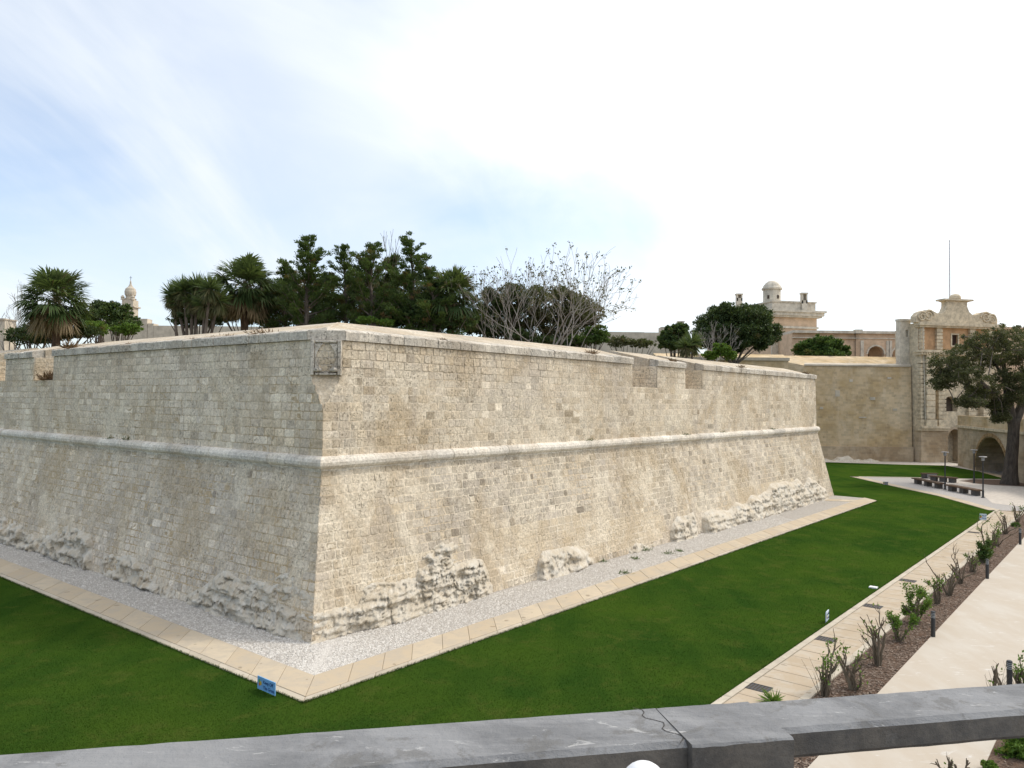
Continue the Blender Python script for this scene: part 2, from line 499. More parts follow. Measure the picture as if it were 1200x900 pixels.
def paving_arm(fn, length, s0):
    s = s0
    while s < length:
        w = rng.uniform(1.02, 1.36)
        g = .007
        a, b = s + g, min(s + w, length) - g
        if b - a < .2: break
        dz = rng.uniform(-.004, .004)
        slab([fn(a, .24), fn(b, .24), fn(b, PW), fn(a, PW)], -.02, .030 + dz, M['slab'], paving, 'paving_slab', (rng.uniform(0, 1), 0, 0))
        s += w
    s = s0 * 0
    while s < length:
        w = rng.uniform(.9, 1.5)
        b = min(s + w, length)
        if b - s < .1: break
        slab([fn(s + .008, 0), fn(b - .008, 0), fn(b - .008, .222), fn(s + .008, .222)], -.02, .024 + rng.uniform(-.004, .003), M['edging'], paving, 'edging_stone', (rng.uniform(0, 1), 0, 0))
        s = b
paving_arm(inR, SE_R, 0.0)
paving_arm(inL, 34, 0.0)
# end of the paving at the far flank
dE = dR * math.cos(math.radians(118)) - nR * math.sin(math.radians(118))
for i in range(7):
    a = CP + dR * SE_R + dE * (i * 1.2 + .02); b = CP + dR * SE_R + dE * (i * 1.2 + 1.18)
    inn = -dR * 1.2
    slab([a, b, b + inn, a + inn], -.02, .028, M['slab'], paving, 'paving_slab', (rng.uniform(0, 1), 0, 0))

# loose pebbles on the gravel (uncountable)
def pebbles():
    n = 34000
    S = rng.uniform(-2, 40, n) ; side = rng.random(n) < .55
    k = rng.uniform(PW + .02, 3.25, n)
    t = rng.random(n) ** 1.7
    P = np.where(side[:, None], CP - Wc * k[:, None] + dR * (t * 34)[:, None], CP - Wc * k[:, None] + dL * (t * 26)[:, None])
    keep = np.ones(n, bool)
    keep &= ((CP - P) @ nR > PW + .01) & ((CP - P) @ nL > PW + .01)
    P = P[keep]; n = len(P)
    r = rng.uniform(.012, .034, n)
    base = np.array([[1, 0, 0], [0, 1, 0], [-1, 0, 0], [0, -1, 0], [0, 0, .7]])
    V = base[None] * r[:, None, None]
    V = V * rng.uniform(.7, 1.3, (n, 5, 3))
    V[:, :, :2] += P[:, None, :]; V[:, :, 2] += .008
    f = np.array([[0, 1, 4], [1, 2, 4], [2, 3, 4], [3, 0, 4]])
    Fc = (f[None] + (np.arange(n) * 5)[:, None, None]).reshape(-1, 3)
    tone = np.repeat(rng.random(n), 5)[:, None] * np.ones(3)
    o = mesh_obj('gravel_pebbles', V.reshape(-1, 3), Fc, M['pebble'], None, tone, origin=(0, 0, 0))
    o['kind'] = 'stuff'; o['label'] = 'crushed pale limestone gravel lying along the foot of the bastion'
pebbles()

# footpath, planting bed and white promenade, all parallel to the right face
S_END = GV(1158, 598).dot(dR)
sheet('footpath_bed', [FR(-14, N_PATH), FR(-14, N_BED + .1), FR(S_END + 3, N_BED + .1), FR(S_END, N_PATH)], .004, M['soil'])
footpath = bpy.data.objects.new('footpath', None); COL.objects.link(footpath); structure(footpath)
footpath.location = Vector((*FR(20, -7), 0))
s = 14.0
while s < S_END:
    w = rng.uniform(.62, .86); b = min(s + w, S_END)
    slab([FR(s + .010, N_PATH + .19), FR(b - .010, N_PATH + .19), FR(b - .010, N_EDGE), FR(s + .010, N_EDGE)], -.02, .03 + rng.uniform(-.003, .003), M['foot_slab'], footpath, 'paving_slab', (rng.uniform(0, 1), 0, 0))
    s = b
for lo, hi, top in ((N_PATH, N_PATH + .178, .045), (N_EDGE + .012, N_BED, .055)):
    s = 14.0
    while s < S_END + (2.5 if lo > -7 else 0):
        b = s + rng.uniform(.95, 1.3)
        slab([FR(s + .006, lo), FR(b - .006, lo), FR(b - .006, hi), FR(s + .006, hi)], -.03, top, M['edging'], footpath, 'edging_stone', (rng.uniform(0, .6), 0, 0))
        s = b
def mat_mulch():
    t = NT('bark_mulch')
    c = t.mix(t.ramp(t.noise(22, 6, .75), .3, .7), (.085, .052, .036), (.24, .17, .125))
    c = t.mix(t.ramp(t.noise(2.2, 5, .6), .45, .7, 0, .6), c, (.14, .072, .042))
    return t.done(c, t.bump(t.noise(30, 6, .8), .9, .06), .95)
M['mulch'] = mat_mulch()
sheet('planting_bed', [FR(-14, N_BED), FR(-14, N_WHITE), FR(S_END + 9, N_WHITE), FR(S_END + 6, N_BED)], .012, M['mulch'])
def mat_white():
    t = NT('pale_resin_promenade')
    st = t.noise(1.1, 6, .62, .3, t.mapped((1.0, .35, 1), (0, 0, math.radians(-50))))
    c = t.mix(t.ramp(st, .40, .72), (.465, .405, .33), (.505, .46, .395))
    sc = t.noise(2.6, 7, .7, 1.2, t.mapped((.55, 1.6, 1), (0, 0, math.radians(-40))))
    c = t.mix(t.ramp(sc, .60, .66, 0, .8), c, (.58, .55, .505))
    c = t.mix(t.ramp(t.noise(.5, 5, .6), .5, .7, 0, .45), c, (.45, .38, .295))
    return t.done(c, t.bump(t.noise(40, 4, .6), .15, .004), .8)
M['white'] = mat_white()
sheet('promenade', [FR(-14, N_WHITE), FR(-14, N_BED2), FR(80, N_BED2), FR(80, N_WHITE)], .030, M['white'])
mb = MB()   # sides of the promenade slab
for N in (N_WHITE, N_BED2):
    a, b = FR(-14, N), FR(80, N)
    mb.add([(*a, -.02), (*b, -.02), (*b, .0301), (*a, .0301)], [(0, 1, 2, 3)])
structure(mb.build('promenade_kerb', M['white'], origin=(0, 0, 0)))
sheet('outer_planting_bed', [FR(-14, N_BED2), FR(-14, 1.2), FR(80, 1.2), FR(80, N_BED2)], .012, M['mulch'])

def litter():
    n = 16000
    S = 14 + rng.random(n) ** 1.5 * (S_END - 8); N = np.where(rng.random(n) < .8, rng.uniform(N_BED + .02, N_WHITE - .01, n), rng.uniform(N_BED2 + .02, N_BED2 + 1.6, n))
    P = dR * S[:, None] + nR * N[:, None]
    a = rng.uniform(0, 2 * math.pi, n); l = rng.uniform(.015, .05, n); w = rng.uniform(.006, .018, n)
    d = np.stack([np.cos(a), np.sin(a)], 1); q = np.stack([-np.sin(a), np.cos(a)], 1)
    V = np.zeros((n, 4, 3))
    for i, (sx, sy) in enumerate(((-1, -1), (1, -1), (1, 1), (-1, 1))):
        V[:, i, :2] = P + d * (sx * l)[:, None] + q * (sy * w)[:, None]; V[:, i, 2] = .018 + rng.random(n) * .02
    o = mesh_obj('mulch_litter', V.reshape(-1, 3), np.arange(n * 4).reshape(-1, 4), M['chips'], None, np.repeat(rng.random(n), 4)[:, None] * np.ones(3), origin=(0, 0, 0))
    o['kind'] = 'stuff'; o['label'] = 'brown bark chips and leaf litter strewn over the planting beds'
def mat_chips():
    t = NT('bark_chips'); r, g, bb = t.attr()
    return t.done(t.mix(r, (.07, .045, .032), (.30, .235, .185)), None, .95)
M['chips'] = mat_chips()
litter()
# plaza by the gate
M['cobble'] = mat_plain('grey_gravel_plaza', (.40, .375, .35), .95, .25, 14, .5, .02)
M['pale_plaza'] = mat_plain('pale_plaza_stone', (.56, .505, .44), .9, .18, 3, .3, .01)
tip = GV(996, 558.5)
front = [GV(u, v) for u, v in ((1040, 568.5), (1100, 581.5), (1158, 598))]
back = [GV(u, v) for u, v in ((1200, 562.6), (1126, 561), (1069, 559.6))]
sheet('plaza', [tip, *front, FR(S_END + 2, N_WHITE), FR(S_END + 30, N_WHITE + 3), GV(1290, 566), *back], .008, M['cobble'])
sheet('plaza_paving', [GV(1100, 565), GV(1148, 577), GV(1163, 590), FR(S_END + 3.2, N_WHITE), FR(S_END + 28, N_WHITE + 3), GV(1285, 567), *back[:2]], .014, M['pale_plaza'])
plaza_edge = bpy.data.objects.new('plaza_edging', None); COL.objects.link(plaza_edge); structure(plaza_edge)
plaza_edge.location = Vector((*front[0], 0))
for k, (poly, matn) in enumerate((((tip, *front), 'slab'), ((tip, *back[::-1]), 'edging'))):
    for a, b in zip(poly[:-1], poly[1:]):
        Ld = np.linalg.norm(b - a); d = (b - a) / Ld; nn = np.array([-d[1], d[0]]) * (1 if k == 0 else -1)
        m = max(1, int(Ld / 1.2))
        for i in range(m):
            p, q = a + d * (Ld * i / m + .01), a + d * (Ld * (i + 1) / m - .01)
            wd = .75 if k == 0 else .4
            slab([p, q, q + nn * wd, p + nn * wd], -.02, .034, M[matn], plaza_edge, 'edging_stone', (rng.uniform(0, 1), 0, 0))
# pale strip along the foot of the curtain wall and the bridge
strip_lo = [GV(u, v) for u, v in ((930, 541.0), (966, 541.6), (1056, 544.4), (1108, 545.6), (1150, 553), (1200, 561.4), (1250, 570))]
strip_hi = [GV(u, v) for u, v in ((1260, 563), (1200, 555), (1150, 547), (1108, 541.5), (1056, 540), (930, 538))]
sheet('wall_foot_path', strip_lo + strip_hi, .010, M['pale_plaza'])
tree_ring = MB(); c = GV(1180, 566)
tree_ring.add([(c[0] + 3.6 * math.cos(a) * rng.uniform(.9, 1.1), c[1] + 3.0 * math.sin(a) * rng.uniform(.9, 1.1), .022) for a in np.linspace(0, 2 * math.pi, 24)[:-1]], [tuple(range(23))])
structure(tree_ring.build('tree_pit', M['mulch'], origin=(0, 0, 0)))

# grass blades over the mown lawn (uncountable)
plz = [tip, *front, FR(S_END + 2, N_WHITE), GV(1290, 566), *back]
def in_poly(P, poly):
    x, y = P[:, 0], P[:, 1]; r = np.zeros(len(P), bool)
    for a, b in zip(poly, poly[1:] + poly[:1]):
        c = ((a[1] > y) != (b[1] > y)) & (x < (b[0] - a[0]) * (y - a[1]) / (b[1] - a[1] + 1e-12) + a[0])
        r ^= c
    return r
def grass():
    n = 900000
    Y = 14.0 + 55 * rng.random(n) ** 2.2
    X = (rng.random(n) * 1.40 - .70) * Y
    P = np.stack([X, Y], 1)
    q = P - CP
    out = ((q @ nR) > .01) | ((q @ nL) > .01)
    keep = out & (P @ nR < N_PATH - .01) & ~in_poly(P, plz) & ~((q @ dR > SE_R) & (q @ nR < 0) & ((q - dR * SE_R) @ np.array([dR[0], dR[1]]) < 0))
    P = P[keep]
    ne = 9000
    E = [CP + dR * (rng.random(ne) ** 1.4 * SE_R)[:, None] + nR * np.abs(rng.normal(0, .03, ne))[:, None] - nR * .02,
         CP + dL * (rng.random(ne) * 26)[:, None] + nL * np.abs(rng.normal(0, .03, ne))[:, None] - nL * .02,
         dR * (14 + rng.random(ne) ** 1.3 * (S_END - 14))[:, None] + nR * (N_PATH + .015 - np.abs(rng.normal(0, .03, ne)))[:, None]]
    edge_n = sum(len(e) for e in E)
    P = np.concatenate([P] + E); n = len(P)
    far = P[:, 1] / 15.0
    h = rng.uniform(.012, .030, n); h[-edge_n:] = rng.uniform(.03, .075, edge_n); w = rng.uniform(.003, .007, n) * np.sqrt(far)
    a = rng.uniform(0, 2 * math.pi, n); lean = rng.normal(0, .016, (n, 2))
    V = np.zeros((n, 3, 3))
    V[:, 0, :2] = P + np.stack([np.cos(a), np.sin(a)], 1) * w[:, None]
    V[:, 1, :2] = P - np.stack([np.cos(a), np.sin(a)], 1) * w[:, None]
    V[:, 2, :2] = P + lean; V[:, 2, 2] = h
    tone = np.repeat(rng.random(n) ** 2, 3)[:, None] * np.ones(3)
    o = mesh_obj('lawn_grass', V.reshape(-1, 3), np.arange(n * 3).reshape(-1, 3), M['grass'], None, tone, origin=(0, 0, 0))
    o['kind'] = 'stuff'; o['label'] = 'short mown green grass covering the ditch lawn'
grass()

# ------------------------------------------------------------------ the bastion
bastion = thing('bastion', (*C0, 0), 'large pale limestone bastion with a sharp corner, sloping foot and rounded string course', 'bastion')
CO = -.009
def corner_xy(z, o):
    return C0 + Wc * (o + bat(z))
def core_ring(z, o=CO - .012):
    ch = chamfer(z)
    cxy = corner_xy(z, o)
    l_end = C0 + dL * (LL + 6) + nL * (o + bat(z)); r_end = C0 + dR * s_end('R', z) + nR * (o + bat(z)) - dR * .02
    back_r = r_end + dE * 18; back_l = l_end - nL * 14
    a = cxy + dL * (ch + .001); b = cxy + dR * (ch + .001)
    return [(p[0], p[1], z) for p in (l_end, a, b, r_end, back_r, back_l)]
core = MB(); core.loft([core_ring(z) for z in (-.3, ZC, ZC + .01, ZCH, ZS)])
core.build('wall_core', M['mortar'], bastion)
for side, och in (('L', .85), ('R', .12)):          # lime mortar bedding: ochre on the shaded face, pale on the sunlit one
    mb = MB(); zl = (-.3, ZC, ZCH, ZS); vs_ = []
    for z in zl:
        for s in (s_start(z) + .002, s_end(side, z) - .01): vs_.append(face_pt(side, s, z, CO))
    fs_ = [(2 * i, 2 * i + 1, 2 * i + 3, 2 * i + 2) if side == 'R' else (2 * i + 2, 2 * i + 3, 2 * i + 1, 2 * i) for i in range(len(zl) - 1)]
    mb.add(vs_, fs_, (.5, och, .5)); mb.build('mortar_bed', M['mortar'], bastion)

# --- masonry stones
def one_stone(mb, P, s0, s1, z0, z1, h, dish, tone, jit=.010, cut=.03, g=.008):
    s0, s1, z0, z1 = s0 + g, s1 - g, z0 + g, z1 - g
    c = min(cut, (s1 - s0) * .2, (z1 - z0) * .2)
    out = [(s0 + c, z0), (s1 - c, z0), (s1, z0 + c), (s1, z1 - c), (s1 - c, z1), (s0 + c, z1), (s0, z1 - c), (s0, z0 + c)]
    sm, zm = (s0 + s1) / 2, (z0 + z1) / 2
    j = rng.normal(0, jit * .5, (8, 3))
    vs = [P(a + j[i, 0], b + j[i, 1], CO - .004) for i, (a, b) in enumerate(out)]
    k = rng.uniform(.91, .96)
    vs += [P(sm + (a - sm) * k + j[i, 0], zm + (b - zm) * k + j[i, 1], h + j[i, 2] * .5) for i, (a, b) in enumerate(out)]
    vs.append(P(sm + rng.normal(0, .03), zm + rng.normal(0, .02), h + dish))
    fs = [(i, (i + 1) % 8, 8 + (i + 1) % 8, 8 + i) for i in range(8)] + [(8 + i, 8 + (i + 1) % 8, 16) for i in range(8)]
    mb.add(vs, fs, tone)
stones = []      # (apparent size, args)
def fbm(x, y, seed=0):
    return (math.sin(x * .37 + seed) + math.sin(y * .9 + x * .21 + seed * 2.1) + math.sin(x * .83 - y * .5 + seed * 3.7)) / 3
def course_rows(z0, z1, n):
    e = np.linspace(z0, z1, n + 1); e[1:-1] += rng.normal(0, .012, n - 1); return list(zip(e[:-1], e[1:]))
# repaired ashlar areas (face, u-range in metres, z-range) in smooth yellowish stone
REPAIR = [('R', 1.0, 4.2, 1.05, 1.95), ('R', 7.3, 14.8, .2, 2.1), ('R', 14.5, 19.5, .3, 1.6), ('R', 27.5, 38.0, .8, 1.9)]
for side, sl_ in (('R', 0), ('L', 1)):
    rows = [(a, b, 'low') for a, b in course_rows(0.0, ZC - .16, 18)] + [(a, b, 'up') for a, b in course_rows(ZC + .16, ZCB, 13)]
    end_l = LR if side == 'R' else LL
    for a, b, zone in rows:
        zm = (a + b) / 2
        s = s_start(zm) - .012
        s_e = s_end(side, zm)
        first = True
        while s < s_e - .05:
            w = rng.uniform(.24, .58) if zone == 'up' else rng.uniform(.20, .44)
            if rng.random() < .15: w *= 1.5
            if first: w = rng.choice([.34, .62]); first = False
            rep = any(f == side and x0 < s < x1 and y0 < zm < y1 for f, x0, x1, y0, y1 in REPAIR)
            if rep: w = rng.uniform(.45, .75)
            e = s + w
            if s_e - e < .2: e = s_e
            if zone == 'up' and zm > ZS:
                skip = False
                for e0, e1 in EMB[side]:
                    if s >= e0 - .02 and s < e1 - .02: s = e1; skip = True; break
                    if s < e0 < e + .12: e = e0
                if skip: continue
            bright = .50 + rng.normal(0, .085)
            brown = .26 + .30 * fbm(s, zm * 2, 1.3) + rng.normal(0, .17)
            grey = .25 + rng.normal(0, .15) + .25 * fbm(s * .8, zm, 5.0)
            if zone == 'low':
                brown += .10; bright -= .02; h = rng.normal(-.001, .006); dish = rng.normal(-.003, .006); grey += .22; bright -= .08 + .12 * fbm(s * .5, zm * 1.4, 7.0)
            else:
                h = rng.normal(-.003, .003) + .005 * fbm(s * 1.3, zm * 2.2, 4.0); dish = rng.normal(0, .005)
                if zm > ZCB - .95 and side == 'R' and s < 12: h = rng.normal(.006, .004); brown += .10; bright += .03
            if side == 'L': grey += .16; brown += .04; bright += .17  # shaded left face: stone colour lightened to offset weak light, also greyer and browner
            if rep:
                brown, grey, bright, h, dish = .50 + rng.normal(0, .10), 0.0, .52 + rng.normal(0, .05), -.004, 0.0
            elif rng.random() < .03: bright += .28; brown -= .2
            elif rng.random() < .09: bright -= .2; brown += .25
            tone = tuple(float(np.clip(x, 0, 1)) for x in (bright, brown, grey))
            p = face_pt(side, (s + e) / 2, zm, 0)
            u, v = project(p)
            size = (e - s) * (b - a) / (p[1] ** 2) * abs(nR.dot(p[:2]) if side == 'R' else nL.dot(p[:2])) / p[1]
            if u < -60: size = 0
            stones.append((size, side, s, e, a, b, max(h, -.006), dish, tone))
            s = e
# the stones that show largest are parts of their own, the rest one joined part; those buried behind the bedrock do not count
def buried(side, s, z): return z < .9 and s < 9
order = sorted(range(len(stones)), key=lambda i: -(stones[i][0] if not buried(stones[i][1], stones[i][2], stones[i][4]) else 0))
single = set(order[:300])
def gap(s, z):
    return float(np.clip(.014 + .007 * fbm(s * .9, z * 1.7, 9.0) + rng.normal(0, .002), .005, .024)) if z < ZC - .3 else float(np.clip(.009 + .005 * fbm(s * .7, z * 1.9, 2.0), .004, .015))
rest = MB()
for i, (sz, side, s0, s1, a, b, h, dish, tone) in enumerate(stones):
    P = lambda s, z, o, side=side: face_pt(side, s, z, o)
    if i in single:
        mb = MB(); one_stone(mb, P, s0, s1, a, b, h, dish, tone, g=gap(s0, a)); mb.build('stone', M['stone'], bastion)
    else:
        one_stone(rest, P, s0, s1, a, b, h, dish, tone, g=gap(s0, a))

# --- cordon: half-round string course over a thin fillet, stone by stone
prof = [(-.05, .21), (.02, .21), (.10, .19), (.19, .13), (.235, .03), (.225, -.07), (.17, -.14), (.09, -.175), (.09, -.225), (.055, -.225), (.055, -.275), (-.05, -.275)]
def cordon_piece(path, tone):
    mb = MB()
    mb.loft([[face for face in ring] for ring in path], tone=tone); return mb.build('cordon_stone', M['cordon'], bastion, smooth=False)
def cordon_ring(side, s):
    j = rng.normal(0, .006, 2)
    d, n = (dR, nR) if side == 'R' else (dL, nL)
    out = []
    for o, z in prof:
        p = C0 + d * s + n * (o + j[0]); out.append((p[0], p[1], ZC + z + j[1]))
    return out
corner_ring = [(*(C0 + Wc * o), ZC + z) for o, z in prof]
cordon_piece([cordon_ring('L', .9), cordon_ring('L', .45), corner_ring, cordon_ring('R', .5), cordon_ring('R', 1.0)], (.6, .2, .25))
for side, s_e in (('R', LR + .1), ('L', LL)):
    s = 1.0 if side == 'R' else .9
    while s < s_e:
        e = min(s + rng.uniform(.7, 1.3), s_e)
        m = (s + e) / 2
        rr = [cordon_ring(side, s + .006), cordon_ring(side, m), cordon_ring(side, e - .006)]
        if side == 'L': rr = rr[::-1]
        cordon_piece(rr, (float(np.clip(.58 + rng.normal(0, .09), 0, 1)), float(np.clip(.2 + rng.normal(0, .15), 0, 1)), float(np.clip(.25 + rng.normal(0, .15), 0, 1))))
        s = e
# --- merlons behind the facing (sloped top), with splayed embrasure cheeks
M['render_top'] = mat_masonry('weathered_lime_screed', (.64, .585, .49), (.55, .48, .38), (.52, .49, .43), True, .7)
SPL = .16
def merlon(side, s0, s1, mit0):
    d, n = (dR, nR) if side == 'R' else (dL, nL)
    pts = [(CO, ZS), (CO, ZCB), (-.48, ZCB + .02), (-.48, ZCT + .08), (-PD, ZRIDGE), (-PD - .35, ZRIDGE - .12), (-PD - .35, 7.6)]
    rings = []
    for k, sb in enumerate((s0, s1)):
        ring = []
        for o, z in pts:
            if k == 0 and mit0: s = max(CH if o > -.3 else 0, -o * abs(Wc.dot(dR)))
            else: s = sb + (o * SPL if k == 0 else -o * SPL)
            p = C0 + d * s + n * (o + (bat(z) if o > -.4 else bat(ZCB)))
            ring.append((p[0], p[1], z))
        rings.append(ring)
    mb = MB(); mb.loft(rings); return mb.build('merlon', M['render_top'], bastion)
for side in 'RL':
    cuts = [0.0] + [x for e in EMB[side] for x in e] + [LR if side == 'R' else LL + 5]
    for k in range(0, len(cuts), 2):
        merlon(side, cuts[k], cuts[k + 1], k == 0)
# cheek facing: courses of stone on the sides of the embrasures that show
for side in 'RL':
    for e0, e1 in EMB[side]:
        d, n = (dR, nR) if side == 'R' else (dL, nL)
        def P(t, z, o, e1=e1, d=d, n=n):     # t runs inwards along the cheek of the merlon beyond the opening
            p = C0 + d * (e1 - t * SPL - o - .014) + n * (-t + bat(ZCB)); return np.array([p[0], p[1], z])
        for a, b in course_rows(ZS, ZCB, 5):
            s = .03
            while s < 2.3:
                e = s + rng.uniform(.3, .55)
                t3 = (.58 + rng.normal(0, .07), .45 + rng.normal(0, .12), .1) if side == 'L' else (.86 + rng.normal(0, .06), .18, .15)  # right cheeks lie in shade; their stone colour is lightened to offset it
                one_stone(rest, P, s, e, a, b, .004, 0, tuple(float(np.clip(x, 0, 1)) for x in t3)); s = e
ro = rest.build('stone_courses', M['stone'], bastion); ro['kind'] = 'stuff'
# --- coping stones
def coping_stone(side, s, e, tone):
    d, n = (dR, nR) if side == 'R' else (dL, nL)
    pr = [(.085, ZCB + .01), (.095, ZCT - .04), (.05, ZCT), (-.46, ZCT + .10), (-.46, ZCB + .01)]
    j = rng.normal(0, .010, 4)
    rings = []
    for sb, jj in ((s + .006, j[0]), ((s + e) / 2, j[1]), (e - .006, j[2])):
        ring = []
        for i, (o, z) in enumerate(pr):
            p = C0 + d * sb + n * (o + bat(ZCB) + jj * (1 if i < 3 else 0)); ring.append((p[0], p[1], z + (rng.normal(0, .006) + j[3] if 0 < i < 3 else 0)))
        rings.append(ring)
    if side == 'L': rings = rings[::-1]
    mb = MB(); mb.loft(rings, tone=tone); mb.build('coping_stone', M['coping'], bastion)
rt = lambda: tuple(float(np.clip(x, 0, 1)) for x in (.50 + rng.normal(0, .08), .25 + rng.normal(0, .14), .42 + rng.normal(0, .2)))
for side in 'RL':
    cuts = [CH + .12] + [x for e in EMB[side] for x in e] + [LR if side == 'R' else LL]
    for k in range(0, len(cuts), 2):
        s = cuts[k]
        while s < cuts[k + 1] - .05:
            e = min(s + rng.uniform(.42, .85), cuts[k + 1])
            if cuts[k + 1] - e < .25: e = cuts[k + 1]
            coping_stone(side, s, e, rt()); s = e
# chamfered corner of the coping, in two stones
cz = bat(ZCB)
def tri(o, s): return [C0 + dL * s + nL * (o + cz), C0 + dR * s + nR * (o + cz)]
Lp, Rp = tri(.085, CH + .115)
mid = (Lp + Rp) / 2; inn = C0 + Wc * (-.46)
Li, Ri = tri(-.46, CH + .115)
for poly in ([Lp, mid, inn, Li], [mid, Rp, Ri, inn]):
    c = np.mean(poly, axis=0)
    mb = MB()
    mb.loft([[(*(c + (p - c) * .995), ZCB + .01) for p in poly], [(*(c + (p - c) * .995), ZCT - .03 if i < 2 else ZCT + .09) for i, p in enumerate(poly)],
             [(*(c + (p - c) * .95), ZCT if i < 2 else ZCT + .10) for i, p in enumerate(poly)]], tone=rt())
    mb.build('coping_stone', M['coping'], bastion)
# --- corner plaque: moulded frame round an empty oval field of blocks, over a plain squinch
bis = Wc / np.linalg.norm(Wc); tng = np.array([-bis[1], bis[0]])
if tng[0] < 0: tng = -tng
La, Ra = tri(0, CH)
pc = (La + Ra) / 2; PW2 = np.linalg.norm(Ra - La) / 2
def PQ(x, z, o):
    p = pc + tng * x + bis * o; return (p[0], p[1], z)
plaque = MB()
zb, zt = ZS, ZCB + .005
plaque.hexa([PQ(-PW2 - .05, zb, -.5), PQ(PW2 + .05, zb, -.5), PQ(PW2 + .05, zb, -.02), PQ(-PW2 - .05, zb, -.02), PQ(-PW2 - .05, zt, -.5), PQ(PW2 + .05, zt, -.5), PQ(PW2 + .05, zt, -.02), PQ(-PW2 - .05, zt, -.02)], (.5, .35, .3))
pl = plaque.build('plaque', M['coping'], bastion)
zc2, hz, hx = (zb + zt) / 2 , (zt - zb) / 2 - .01, PW2
fr = MB()
for (x0, x1, z0, z1) in ((-hx - .05, -hx + .09, zb, zt), (hx - .09, hx + .05, zb, zt), (-hx + .09, hx - .09, zt - .10, zt - .004), (-hx + .09, hx - .09, zb, zb + .10)):
    i = .025
    fr.add([PQ(x0, z0, -.04), PQ(x1, z0, -.04), PQ(x1, z1, -.04), PQ(x0, z1, -.04), PQ(x0 + i, z0 + i, .085), PQ(x1 - i, z0 + i, .085), PQ(x1 - i, z1 - i, .085), PQ(x0 + i, z1 - i, .085)],
           [(0, 1, 5, 4), (1, 2, 6, 5), (2, 3, 7, 6), (3, 0, 4, 7), (4, 5, 6, 7)], (.48, .15, .65))
fr.build('plaque_frame', M['coping'], pl)
# scrolled inner surround: a ring of stone that leaves an oval field
ov = MB(); n = 28; rin, rout = [], []
ax, az = hx * .64, hz * .80
for k in range(n):
    a = 2 * math.pi * k / n
    w = 1 + .05 * math.cos(4 * a)
    rin.append((ax * math.cos(a) * w, az * math.sin(a) * w))
    m = max(abs(math.cos(a)) / (hx - .09), abs(math.sin(a)) / (hz - .10)); rout.append((math.cos(a) / m, math.sin(a) / m))
ov.loft([[PQ(x, zc2 + z, -.03) for x, z in rin], [PQ(x, zc2 + z, .05) for x, z in [(x * 1.06, z * 1.05) for x, z in rin]], [PQ(x, zc2 + z, .03) for x, z in rout]], caps=False, tone=(.5, .25, .45))
ov.build('oval_surround', M['coping'], pl)
for x in (-hx * .62, hx * .62):
    sc = MB(); sc.tube([PQ(x - .14, zb + .17, .05), PQ(x, zb + .19, .07), PQ(x + .14, zb + .17, .05)], [.04, .085, .04], 8, (.45, .2, .6)); sc.build('scroll', M['coping'], pl)
for r in range(4):
    for cc in range(3):
        x0 = -ax + cc * ax * .7 + (r % 2) * .09 - .05; z0 = zc2 - az + r * az * .5
        one_stone(fld := MB(), lambda s, z, o: np.array(PQ(s, z, o - .005)), x0, x0 + ax * .7, z0, z0 + az * .5, 0, .0, (.5 + rng.normal(0, .05), .5, .1))
        fld.build('field_stone', M['stone'], pl)
# --- squinch facets are part of the core; add the earth platform behind the parapet
terr = MB(); zt_ = 8.7
terr.add([(*(C0 + Wc * -(PD + .2)), zt_), (*(C0 + dR * LR + nR * -(PD + .2)), zt_), (*(C0 + dR * (LR + 5) + nR * -26), zt_), (*(C0 + dL * 60 + nL * -40), zt_), (*(C0 + dL * 60 + nL * -(PD + .2)), zt_)], [(0, 1, 2, 3, 4)])
structure(terr.build('terreplein', M['soil'], origin=(0, 0, 0)))

# ------------------------------------------------------------------ bedrock left standing at the foot of the wall
def vnoise_grid(shape, cells, rg):
    g = rg.random((cells[0] + 2, cells[1] + 2))
    y = np.linspace(0, cells[0], shape[0]); x = np.linspace(0, cells[1], shape[1])
    yi, xi = y.astype(int), x.astype(int); fy, fx = y - yi, x - xi
    fy = fy * fy * (3 - 2 * fy); fx = fx * fx * (3 - 2 * fx)
    a = g[yi][:, xi]; b = g[yi][:, xi + 1]; c = g[yi + 1][:, xi]; d = g[yi + 1][:, xi + 1]
    return (a * (1 - fx) + b * fx) * (1 - fy)[:, None] + (c * (1 - fx) + d * fx) * fy[:, None]
def fractal(shape, base, oct_, rg):
    out = np.zeros(shape); amp = 1.0; tot = 0
    for k in range(oct_):
        cells = (max(1, int(base[0] * 2 ** k)), max(1, int(base[1] * 2 ** k)))
        if cells[0] > shape[0] * .7 or cells[1] > shape[1] * .7: break
        out += amp * vnoise_grid(shape, cells, rg); tot += amp; amp *= .58
    return out / tot
def wall_path(t, z, o):
    """t runs along the wall foot, negative on the left face, positive on the right; the corner is blended"""
    sgn = 'R' if t >= 0 else 'L'
    d, n = (dR, nR) if t >= 0 else (dL, nL)
    cr = C0 + Wc * (o + bat(z))
    p = cr + d * abs(t)
    return (p[0], p[1], z)
